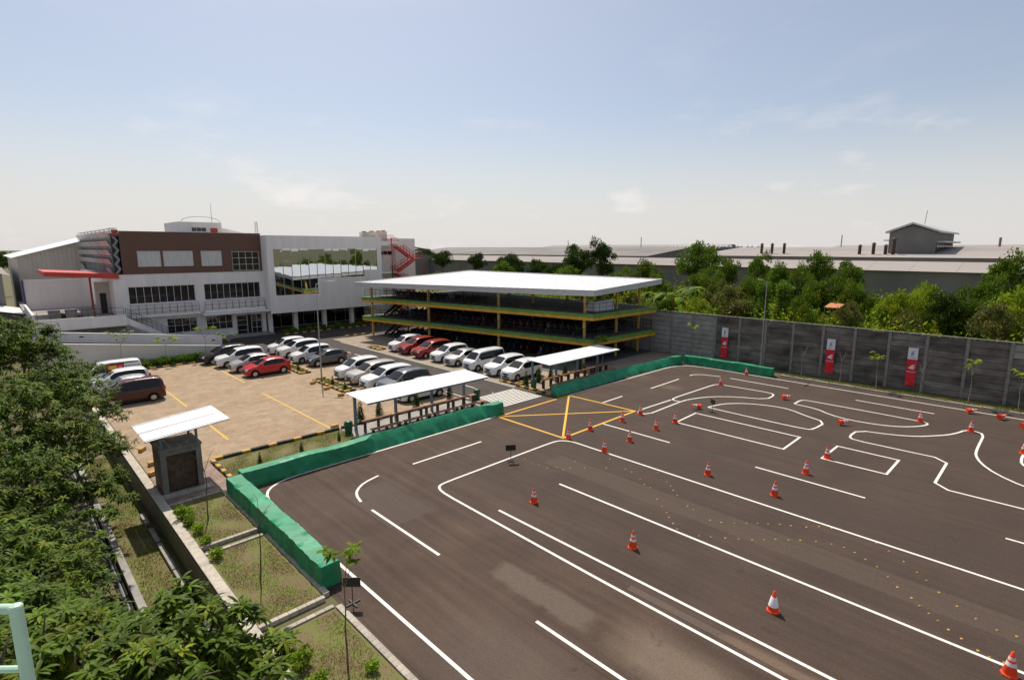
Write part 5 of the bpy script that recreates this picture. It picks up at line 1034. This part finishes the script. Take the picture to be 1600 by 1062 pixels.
# banana clumps
def banana(x, y, h, seed):
    r_ = np.random.default_rng(seed); t = thing('banana_plant', 'banana plant with long arching leaves behind the wall', 'banana plant', (x, y, .9), 0, 'banana plants behind the wall'); st = MB()
    for s in range(3):
        bx_, by_ = r_.uniform(-.8, .8, 2); hh = h*r_.uniform(.6, .75); st.tube((bx_, by_, 0), (bx_*1.1, by_*1.1, hh), .16, .09, 7)
        for k in range(8):
            a = r_.uniform(0, 6.28); L_ = h*r_.uniform(.38, .5); q = MB(); n = 6; V = []
            for i in range(n+1):
                u = i/n; rr = L_*u*.8; z = hh+L_*(.75*u-.95*u*u); wd = .34*math.sin(math.pi*min(.97, u*.9+.08))+.02
                for sd in (-1, 0, 1): V.append((bx_*1.1+rr*math.cos(a)-sd*wd*math.sin(a), by_*1.1+rr*math.sin(a)+sd*wd*math.cos(a), z-(abs(sd)*.1)))
            q.v = V; q.f = [(i*3+j, i*3+j+1, i*3+j+4, i*3+j+3) for i in range(n) for j in range(2)]; me = q.mesh('leaf', 'leaf_mid', True)
            ca = me.color_attributes.new('tint', 'FLOAT_COLOR', 'POINT'); v = r_.uniform(.7, 1.3); ca.data.foreach_set('color', np.tile([v*1.1, v, .8, 1], len(me.vertices))); ob('leaf', me, t)
    st.build('stems', 'barkpale', t)
for i, (x, y, h) in enumerate(((66, 36.8, 6.2), (64, 34.6, 5.4), (72, 36.7, 7), (66.5, 39.5, 5.6), (63, 30.5, 4.8), (62, 24, 5.0))): banana(x, y, h, 50+i)
# creeper covered posts
for i, (x, y, h) in enumerate(((58, 21.8, 6.9), (58.6, 20.0, 6.8))):
    t = thing('creeper_covered_post', 'post wholly covered by dark green creeper behind the wall', 'creeper', (x, y, .9), 0, 'creeper covered posts'); MB().tube((0, 0, 0), (0, 0, h-.3), .12, n=8).build('post', 'concrete', t)
    ob('creeper', crown_mesh('creeper', 'leaf_mid', [(random.uniform(-.12, .12), random.uniform(-.12, .12), z, .55+.12*math.sin(z*2+i)+.5*max(0, 1-z/2.5)) for z in np.arange(.4, h, .42)], 4200, .26, seed=300+i), t)
# conical shrubs
cs_me = crown_mesh('foliage', 'leaf_dark', [(0, 0, z, .27*(1-z/1.65)+.04) for z in np.arange(.12, 1.5, .1)], 1500, .075, seed=77)
for x, y, lb in [(16.97, 32.0, 0), (18.36, 32.0, 0), (21.44, 31.95, 0), (24.5, 32.0, 0), (31.55, 30.6, 1), (33.4, 30.9, 1), (35.0, 30.9, 1), (37, 30.9, 1), (39, 30.9, 1), (20.1, 42.5, 2), (20.1, 40.3, 2), (20.3, 50, 2), (20.3, 55, 2), (9.5, 29.4, 3), (11.8, 29.4, 3), (14.2, 29.6, 3)]:
    lab = ['conical dark green shrub behind the car lot shelter', 'conical dark green shrub behind the far shelter', 'small conical shrub in a parking island', 'little conical shrub on the lawn beside the green barrier'][lb]
    t = thing('conical_shrub', lab, 'shrub', (x, y, .02), random.uniform(0, 6), lab+'s'); s = (.95, .9, .55, .4)[lb]
    o = ob('foliage', cs_me, t); o.scale = (s, s, s); MB().tube((0, 0, 0), (0, 0, .4*s), .03, n=6).build('stem', 'bark', t)
# hedge below the ramp: single plants
hd = [crown_mesh('foliage', 'leaf_mid', [(0, 0, .25, .3), (.15, .1, .42, .22), (-.15, -.05, .4, .2)], 420, .17, .24, seed=400+i) for i in range(3)]
for i in range(34):
    t = thing('hedge_plant', 'low leafy plant in the hedge bed below the ramp', 'hedge plant', (7.9+(i % 17)*.56+random.uniform(-.1, .1), 61.3+(i//17)*.9+random.uniform(-.1, .1), .12), random.uniform(0, 6), 'low plants below the ramp'); o = ob('foliage', hd[i % 3], t); o.scale = [random.uniform(.85, 1.25)]*3; MB().tube((0, 0, 0), (0, 0, .3), .02, n=5).build('stem', 'bark', t)
for i in range(16):
    t = thing('forecourt_plant', 'low leafy plant in the planter before the office', 'plant', (28.4+i*1.1, 73.3+random.uniform(-.2, .2), .01), random.uniform(0, 6), 'low plants before the office'); o = ob('foliage', hd[i % 3], t); o.scale = [random.uniform(.8, 1.3)]*3; MB().tube((0, 0, 0), (0, 0, .3), .02, n=5).build('stem', 'bark', t)
# saplings
def rosette(c, n, L, wd, droop, seed, up=.25):
    r_ = np.random.default_rng(seed); V = []; F = []
    for k in range(n):
        a = 6.283*k/n+r_.uniform(-.3, .3); l = L*r_.uniform(.75, 1.2); el = r_.uniform(-.1, .6)+up; o = len(V); d = np.array([math.cos(a), math.sin(a)]); w = np.array([-d[1], d[0]]); dr = droop*r_.uniform(.6, 1.4)
        for (u, ww) in ((0, .12), (.3, .9), (.62, 1.0), (1, 0.0)):
            r0 = l*u*math.cos(el); z = l*(u*math.sin(el)-dr*u*u)
            if ww == 0: V.append((c[0]+d[0]*r0, c[1]+d[1]*r0, c[2]+z))
            else:
                for s in (-1, 1): V.append((c[0]+d[0]*r0+s*w[0]*wd*ww*.5, c[1]+d[1]*r0+s*w[1]*wd*ww*.5, c[2]+z+.12*wd))
        F += [(o, o+1, o+3, o+2), (o+2, o+3, o+5, o+4), (o+4, o+5, o+6, o+6)]
    return V, F
def sapling(x, y, z0, h, leafy, label, grp, br=4, m='barkpale', lm='leaf_bright', spread=.4, leafL=.2):
    t = thing('sapling', label, 'sapling', (x, y, z0), random.uniform(0, 6), grp); tr = MB(); k = [(0, 0, 0)]
    for i in range(1, 5): k.append((k[-1][0]+random.uniform(-.05, .05), k[-1][1]+random.uniform(-.05, .05), h*.68*i/4))
    for a, b in zip(k[:-1], k[1:]): tr.tube(a, b, .028*(1.15-a[2]/h), .028*(1.15-b[2]/h), 6)
    V = []; F = []; T = []
    for i in range(br):
        a = 6.28*i/br+random.uniform(-.4, .4); e = (k[-1][0]+spread*math.cos(a), k[-1][1]+spread*math.sin(a), h*random.uniform(.85, 1.0)); tr.tube(k[-1], e, .014, .007, 5)
        e2 = (e[0]+.2*math.cos(a+.7), e[1]+.2*math.sin(a+.7), e[2]+.12*h/2); tr.tube(e, e2, .007, .004, 4)
        if random.random() < leafy:
            for ee in (e, e2):
                v, f = rosette(ee, 9, leafL, leafL*.36, .5, random.randint(0, 9999)); o = len(V); V += v; F += [tuple(q+o for q in g_) for g_ in f]; c = random.uniform(.75, 1.35); T += [(c*1.15, c, .7)]*len(v)
    tr.build('trunk', m, t)
    if V:
        me = bpy.data.meshes.new('foliage'); me.from_pydata(V, [], [tuple(dict.fromkeys(f)) for f in F]); me.materials.append(M[lm]); ca = me.color_attributes.new('tint', 'FLOAT_COLOR', 'POINT'); ca.data.foreach_set('color', np.array([(*c, 1) for c in T], np.float32).ravel()); ob('foliage', me, t)
for x, y, h, lf, lb in ((51.4, 12.4, 2.9, 0, 'bare young tree by the wall between two banners'), (51.4, 9.7, 2.9, 1, 'young tree with a small yellow green top by the banner'), (51.5, 6.8, 2.9, .0, 'bare young tree beside the wall post past the banner'), (51.5, 3.9, 3.2, 1, 'young tree with a flat yellow green top along the wall verge'), (51.5, 1.1, 2.8, 1, 'young tree with a small leafy top near the fallen cones'), (51.6, 19.2, 3.0, 0, 'bare young tree behind the green barrier'), (51.5, 15.5, 2.9, 0, 'bare forked young tree at the barrier end'), (51.9, 26.3, 3.8, 1, 'young tree with bright leaves against the pale panels')): sapling(x, y, .03, h, lf, lb, None, leafL=.3, spread=.35)
for x, y, h, lf, lb in ((5.85, 12.45, 3.6, .7, 'slender young tree with a few broad leaves in the garden bed past the barrier'), (5.6, 18.3, 3.0, 0, 'leafless thin sapling in the garden bed along the barrier'), (5.55, 24.2, 3.2, 0, 'leafless branching sapling in the bed by the booth')): sapling(x, y, .1, h, lf, lb, None, br=3, m='bark', lm='leaf_mid', spread=.28, leafL=.3)
for x, y, h, lf in ((8.4, 62.2, 3.4, 1), (12.0, 62.0, 2.6, .6), (15.6, 61.9, 3.2, .8), (17.8, 61.6, 2.4, .5)): sapling(x, y, .12, h, lf, 'small frangipani tree with bare forked branches in the hedge bed', 'frangipani trees below the ramp', br=6, spread=.8, leafL=.36)
sapling(42.0, 30.4, .03, 3.1, 1, 'small palm like tree behind the far shelter roof', None, br=5, spread=.25, leafL=.5)
# climbing plants along the retaining wall in the garden beds
for i, (x, y, s) in enumerate(((4.85, 25.2, .75), (4.9, 24.3, .65), (4.95, 23.3, .6), (4.95, 22.2, .5), (4.95, 20.8, .6), (4.9, 14.4, .7), (4.95, 13.4, .75), (5.0, 12.4, .6), (6.3, 11.9, .45))):
    t = thing('leafy_plant', 'bright leafy plant growing along the retaining wall coping', 'plant', (x, y, .1), random.uniform(0, 6), 'leafy plants along the retaining wall'); o = ob('foliage', crown_mesh('foliage', 'leaf_bright', [(0, 0, .3, .3), (.1, .15, .55, .22), (-.1, -.12, .45, .25)], 260, .17, .32, seed=500+i), t); o.scale = (s, s, s); MB().tube((0, 0, 0), (0, 0, .5*s), .015, n=5).build('stem', 'bark', t)
for i, (x, y) in enumerate(((5.6, 24.1), (5.62, 18.2), (5.9, 12.3))): pass

# ---------------------------------------------------------------- mango trees
def mango_leaf_set(centers, nl, L, wd, seed, dirs=None):
    """lanceolate drooping leaves in whorls; numpy"""
    r_ = np.random.default_rng(seed); n = len(centers); N_ = n*nl
    c = np.repeat(centers, nl, 0); a = np.tile(np.arange(nl)*6.283/nl, n)+r_.uniform(-.35, .35, N_)+np.repeat(r_.uniform(0, 6.28, n), nl); l = L*r_.uniform(.65, 1.2, N_); el = r_.uniform(-.35, .75, N_); dr = r_.uniform(.35, 1.0, N_)
    d = np.stack([np.cos(a), np.sin(a)], 1); wv = np.stack([-d[:, 1], d[:, 0]], 1); rows = []
    for u, ww in ((0, .1), (.25, .8), (.55, 1.0), (.8, .65), (1.0, .04)):
        r0 = l*u*np.cos(el)*(1-.12*dr*u); z = l*(u*np.sin(el)-.55*dr*u*u)
        for s in (-1, 0, 1):
            p = np.empty((N_, 3)); p[:, :2] = c[:, :2]+d*r0[:, None]+s*wv*(wd*ww*.5); p[:, 2] = c[:, 2]+z+abs(s)*wd*.14*ww; rows.append(p)
    V = np.stack(rows, 1); base = np.arange(N_)[:, None, None]*15; f = np.array([[i*3+j, i*3+j+1, i*3+j+4, i*3+j+3] for i in range(4) for j in range(2)])[None]
    val = np.repeat(np.clip(r_.normal(1, .33, n), .45, 2.0), nl)*r_.uniform(.8, 1.2, N_); yel = np.repeat((r_.random(n) < .2)*r_.uniform(.3, 1.1, n), nl)
    T = np.stack([val*(1+.9*yel), val*(1+.35*yel), val*.9], 1); return V, (base+f).reshape(-1, 4), np.repeat(T[:, None], 15, 1)
def mango(loc, label, blobs, nros, L, seed, hero):
    r_ = np.random.default_rng(seed); t = thing('mango_tree', label, 'tree', loc); tot = sum(b[3]**2 for b in blobs); C = []
    for (x, y, z, r) in blobs:
        n = max(5, int(nros*r*r/tot)); d = unit(r_.normal(0, 1, (n, 3))); C.append(np.array([[x, y, z]])-np.array([loc])+d*r*r_.uniform(.45, 1.05, (n, 1))**.5*np.array([[1, 1, .85]]))
    C = []
    for (x, y, z, r) in blobs:
        ns = max(6, int(16*r*r/1.5)); n1 = max(4, int(nros*r*r/tot/ns))
        for _ in range(ns):
            d = unit(r_.normal(0, 1, 3)); d[2] = abs(d[2])*1.0-.25; q = np.array([x, y, z])+d*r*r_.uniform(.6, 1.0); rs = r*r_.uniform(.3, .52); dd = unit(r_.normal(0, 1, (n1, 3))); dd[:, 2] = np.abs(dd[:, 2])*.9-.3
            C.append(q-np.array(loc)+dd*rs*r_.uniform(.5, 1.1, (n1, 1)))
    C = np.concatenate(C); C = C[C[:, 2]+loc[2] > -1.0]
    V, F, T = mango_leaf_set(C, 12, L, L*.23, seed)
    cw = V.mean(1)+np.array(loc); dist = np.linalg.norm(cw-np.array([0, 0, 11.5]), axis=1); order = np.argsort(dist); hs = order[:hero]
    rest = np.setdiff1d(np.arange(len(V)), hs); Fl = np.array([[i*3+j, i*3+j+1, i*3+j+4, i*3+j+3] for i in range(4) for j in range(2)])
    fo = ob('foliage', np_mesh('foliage', V[rest].reshape(-1, 3), (np.arange(len(rest))[:, None, None]*15+Fl[None]).reshape(-1, 4), 'mango', T[rest].reshape(-1, 3), True), t); fo['kind'] = 'stuff'
    for i in hs:
        p0 = V[i][1]; ob('leaf', np_mesh('leaf', V[i]-p0, Fl, 'mango', T[i], True), t, 0, tuple(p0))
    tr = MB(); base = Vector((0, 0, 0)); zt = min(b[2]-loc[2] for b in blobs); fork = Vector((random.uniform(-.2, .2), random.uniform(-.2, .2), max(1.0, zt*.5))); tr.tube(base, fork, .24, .19, 10); tr.build('trunk', 'bark', t, smooth=True)
    bb = MB()
    for b in blobs:
        e = Vector(b[:3])-Vector(loc); m_ = fork.lerp(e, .5)+Vector((0, 0, .25)); bb.tube(fork, m_, .1, .06, 7); bb.tube(m_, e, .06, .03, 6)
        for k in range(5): bb.tube(e, e+Vector(unit(r_.normal(0, 1, 3)))*b[3]*.8, .025, .01, 5)
    bb.build('branches', 'bark', t, smooth=True); return t
mango((.2, 27.5, 0), 'large dense mango tree beside the retaining wall and parked minibus', [(-.4, 33.6, 6.6, 2.0), (1.0, 34.6, 6.0, 1.7), (-1.6, 31, 7.2, 2.1), (-3.5, 36, 8.0, 2.4), (-.2, 34.5, 7.4, 1.5), (1.0, 35.5, 7.2, 1.2), (-2.2, 33, 8.0, 1.6), (1.8, 33.5, 4.4, 1.7), (2.4, 31.4, 3.6, 1.5), (.6, 30.2, 5.0, 2.0), (2.6, 28.6, 2.6, 1.35), (1.2, 27.2, 3.6, 1.8), (-.8, 27, 5.2, 2.2), (1.5, 24.6, 2.0, 1.4), (.0, 23.6, 3.2, 1.8), (-1.4, 22, 4.6, 2.0), (.7, 21.2, 1.6, 1.3), (2.7, 35.6, 4.0, 1.3), (2.6, 38.2, 4.2, 1.6), (-1, 38.5, 6.2, 2.2), (-.3, 19, 2.6, 1.5), (2.6, 26.2, 1.9, .9), (-.6, 17.5, 3.2, 1.6), (-1.8, 20, 4.2, 2.0), (.4, 16.2, 1.6, 1.2), (-1.5, 15.5, 3.6, 1.7), (.9, 19.4, 1.2, 1.0), (-3, 26, 6, 2.4)], 9500, .25, 11, 150)
mango((.1, 9.0, 0), 'mango tree with long drooping leaves below the balcony', [(1.5, 9.5, 5.2, .85), (2.1, 9.0, 4.9, .8), (1.2, 8.4, 5.2, .85), (.5, 9.6, 5.1, .9), (.2, 8.6, 5.7, .8), (1.9, 8.1, 4.8, .75), (-.1, 10.6, 5.0, 1.0), (.7, 11.0, 4.4, 1.0), (1.6, 10.4, 4.4, .8), (-.5, 9.4, 5.9, .8), (.8, 7.7, 5.2, .7), (2.5, 8.8, 4.7, .5), (-.6, 12.4, 4.4, 1.2), (-.2, 14.6, 3.2, 1.3), (.3, 7.6, 5.6, .6)], 1300, .26, 12, 300)

# ---------------------------------------------------------------- far sheds, houses, chimneys
def shed(name, label, x0, x1, y0, y1, ze, zr, roofm, wallm, ribs=0, cat='building', grp=None):
    t = thing(name, label, cat, (x0, y0, 0), 0, grp); W = x1-x0; D = y1-y0; xm = W/2
    w_ = MB(); w_.prism([(0, 0), (W, 0), (W, D), (0, D)], 0, ze); w_.add([(0, 0, ze), (W, 0, ze), (xm, 0, zr)], [(0, 1, 2)]); w_.add([(0, D, ze), (W, D, ze), (xm, D, zr)], [(0, 1, 2)]); w_.build('wall', wallm, t)
    for s, (a, b) in enumerate(((-.8, xm), (W+.8, xm))):
        za = ze-.8*(zr-ze)/xm; n = max(1, int(D/6))
        for i in range(n): q = MB(); q.quad((a, -.5+(D+1)*i/n, za), (b, -.5+(D+1)*i/n, zr+.02), (b, -.5+(D+1)*(i+.995)/n, zr+.02), (a, -.5+(D+1)*(i+.995)/n, za)); q.build('roof_sheet', roofm, t)
    return t
s1 = shed('long_shed', 'long low factory shed with a dusty pale roof behind the trees', 108, 122, -30, 150, 8.0, 9.25, 'roof_far', 'far_wall')
s2_ = shed('factory_hall', 'wide factory hall with a dusty roof beyond the low shed', 122.5, 175, -40, 62, 9.9, 11.8, 'roof_far', 'far_wall'); s3_ = shed('factory_hall', 'darker factory hall roof behind the twin trees', 123, 170, 76, 190, 9.6, 11.9, 'roof_far2', 'far_wall')
for i, y in enumerate(np.linspace(64, 44, 10)): 
    for dy in (0, 1.1): t = thing('roof_vent', 'small paired vent cowl on the factory ridge', 'vent', (148.5, y*1.25+dy+2, 11.0), 0, 'vent cowls on the factory ridge'); MB().tube((0, 0, -.6), (0, 0, .7), .3, n=8).build('duct', 'far_wall', t); MB().lathe([(.5, .7), (.5, 1.0), (.1, 1.3), (0, 1.3)], 8).build('cowl', 'fascia', t)
for i, (x, y, h) in enumerate(((128, 45.5, 2.6), (128, 43.4, 2.6), (128, 41, 2.6), (128, 27.5, 2.2), (128, 25.3, 2.6), (128, 23.4, 2.2), (128, 22.2, 3.6), (134, 21.6, 4.4))): 
    t = thing('roof_chimney', 'dark rusty chimney pipe on the factory roof', 'chimney', (x, y*1.08, 9.7), 0, 'rusty chimneys on the factory roof'); MB().tube((0, 0, 0), (0, 0, h), .3, n=8).build('pipe', 'rust', t); MB().lathe([(.5, h), (.1, h+.4), (0, h+.4)], 8).build('cap', 'rust', t)
gh = thing('gabled_block', 'tall grey windowless gabled block rising above the factory roofs', 'building', (130, 14, 0))
hw = MB(); hw.box(.6, 24, 4.0, 11.4, 0, 14.6); hw.add([(.6, 4, 14.6), (.6, 11.4, 14.6), (.6, 7.7, 15.9), (24, 4, 14.6), (24, 11.4, 14.6), (24, 7.7, 15.9)], [(0, 1, 2), (3, 4, 5), (0, 2, 5, 3), (1, 2, 5, 4)]); hw.build('wall', 'far_wall', gh)
for a, b, c, d in ((3.2, 14.45, 7.7, 16.15), (12.0, 14.45, 7.7, 16.15)): MB().hexa([(-.2, a, b), (24.5, a, b), (24.5, c, d), (-.2, c, d), (-.2, a, b+.35), (24.5, a, b+.35), (24.5, c, d+.35), (-.2, c, d+.35)]).build('roof_slope', 'fascia', gh)
MB().box(2, 23, 2.6, 3.99, 12.6, 12.9).build('side_canopy', 'fascia', gh); MB().box(2, 23, 11.41, 12.6, 13.0, 13.2).build('side_canopy', 'fascia', gh)
for k in range(6): MB().box(2.5+k*3.3, 5.2+k*3.3, 3.9, 3.98, 9.6, 12.0).build('louvre_window', 'glass', gh)
MB().tube((12, 7.7, 16.2), (12, 7.5, 19.3), .06, n=5).build('roof_mast', 'pole', gh)
for i, (x, y, z, h) in enumerate(((150, 10.0, 10.6, 3.6), (150, 5.4, 10.6, 3.4), (180, 150, 10, 5.5), (150, 95, 11, 4.5), (170, 44, 11, 4.6))): t = thing('distant_mast', 'thin distant mast standing above the far roofs', 'mast', (x, y, 0), 0, 'masts above the far roofs'); MB().tube((0, 0, 0), (0, 0, z+h-.5), .22 if i < 2 else .12, n=6).build('pole', 'far_wall', t)
for i, (x0, x1, y0, y1, ze, zr) in enumerate(((125, 150, 200, 260, 8.5, 11.5), (180, 230, 90, 180, 10, 13), (200, 260, -60, 60, 10, 12.6), (90, 115, 150, 178, 7.5, 10.4), (150, 200, 260, 340, 9, 12.5))): shed('distant_shed', 'pale roofed distant shed near the horizon', x0, x1, y0, y1, ze, zr, 'roof_far', 'far_wall', grp='distant sheds near the horizon')
tcl = thing('orange_roofed_hut', 'small open hut with a faded orange sheet roof among the bushes', 'hut', (62.5, 16.2, .9))
MB().hexa([(-1.1, -.7, 4.6), (1.1, -.7, 4.9), (1.1, .7, 4.9), (-1.1, .7, 4.6), (-1.1, -.7, 4.65), (1.1, -.7, 4.95), (1.1, .7, 4.95), (-1.1, .7, 4.65)]).build('roof_sheet', 'terracotta', tcl)
for a_, b_ in ((-1, -.6), (1, -.6), (1, .6), (-1, .6)): MB().tube((a_, b_, 0), (a_, b_, 4.7), .06, n=6).build('post', 'bark', tcl)
# left side: warehouse behind the office, small sheds, tree line
wl = thing('ribbed_warehouse', 'beige ribbed warehouse behind the perforated screen', 'building', (3.4, 105, 0)); q = MB(); q.prism([(0, 0), (22, 0), (22, 40), (0, 40)], 0, 10.3); q.add([(0, 0, 10.3), (22, 0, 10.3), (11, 0, 13.6), (0, 40, 10.3), (22, 40, 10.3), (11, 40, 13.6)], [(0, 1, 2), (3, 4, 5)]); q.build('wall', 'beige_clad', wl)
for i in range(44): MB().box(i*.5+.05, i*.5+.14, -.06, -.001, .2, 10.2+min(i*.5, 22-i*.5)*.29).build('rib', 'beige_clad', wl)
for i in range(14): k = i/14; MB().quad((-.6, -.5+41*k, 10.15), (11, -.5+41*k, 13.65), (11, -.5+41*(k+.07), 13.65), (-.6, -.5+41*(k+.07), 10.15)).build('roof_sheet', 'roof_white', wl)
sh_ = shed('side_shed', 'grey shed with pale roof left of the warehouse', -14, 1.5, 98, 135, 8.2, 10.2, 'roof_far', 'far_wall'); shed('low_roof_shed', 'low shed with a white metal roof beyond the mango tree', -14, -2.0, 62, 80, 5.0, 6.6, 'roof_white', 'far_wall'); shed('low_roof_shed', 'low open shed with a white roof behind the terrace', -6, 3.0, 88, 97, 3.6, 4.6, 'roof_white', 'far_wall')
LAB['dark'] = ('dense dark tree at the far edge beside the warehouse', 'tree', 'dense_tree')
for x, y, h, r_ in ((-16, 150, 11.5, 5), (-8, 165, 12, 5), (-26, 140, 11.8, 5), (0, 180, 12.5, 6), (-4, 118, 10.5, 4), (-12, 96, 9, 3.5), (-3, 84, 6, 2)): plant('dark', x, y, h, r_, 0)
for x, y, s in ((5.2, 74.5, 1.0), (6.3, 74.2, .9), (7.6, 74.8, 1.1)):
    t = thing('terrace_shrub', 'dark shrub on the office terrace', 'shrub', (x, y, 3.3), 0, 'dark shrubs on the terrace'); o = ob('foliage', crown_mesh('foliage', 'leaf_dark', [(0, 0, .6, .55), (.1, .2, 1.0, .4)], 700, .16, seed=int(x*10)), t); o.scale = (s, s, s); MB().tube((0, 0, 0), (0, 0, .6), .03, n=5).build('stem', 'bark', t)
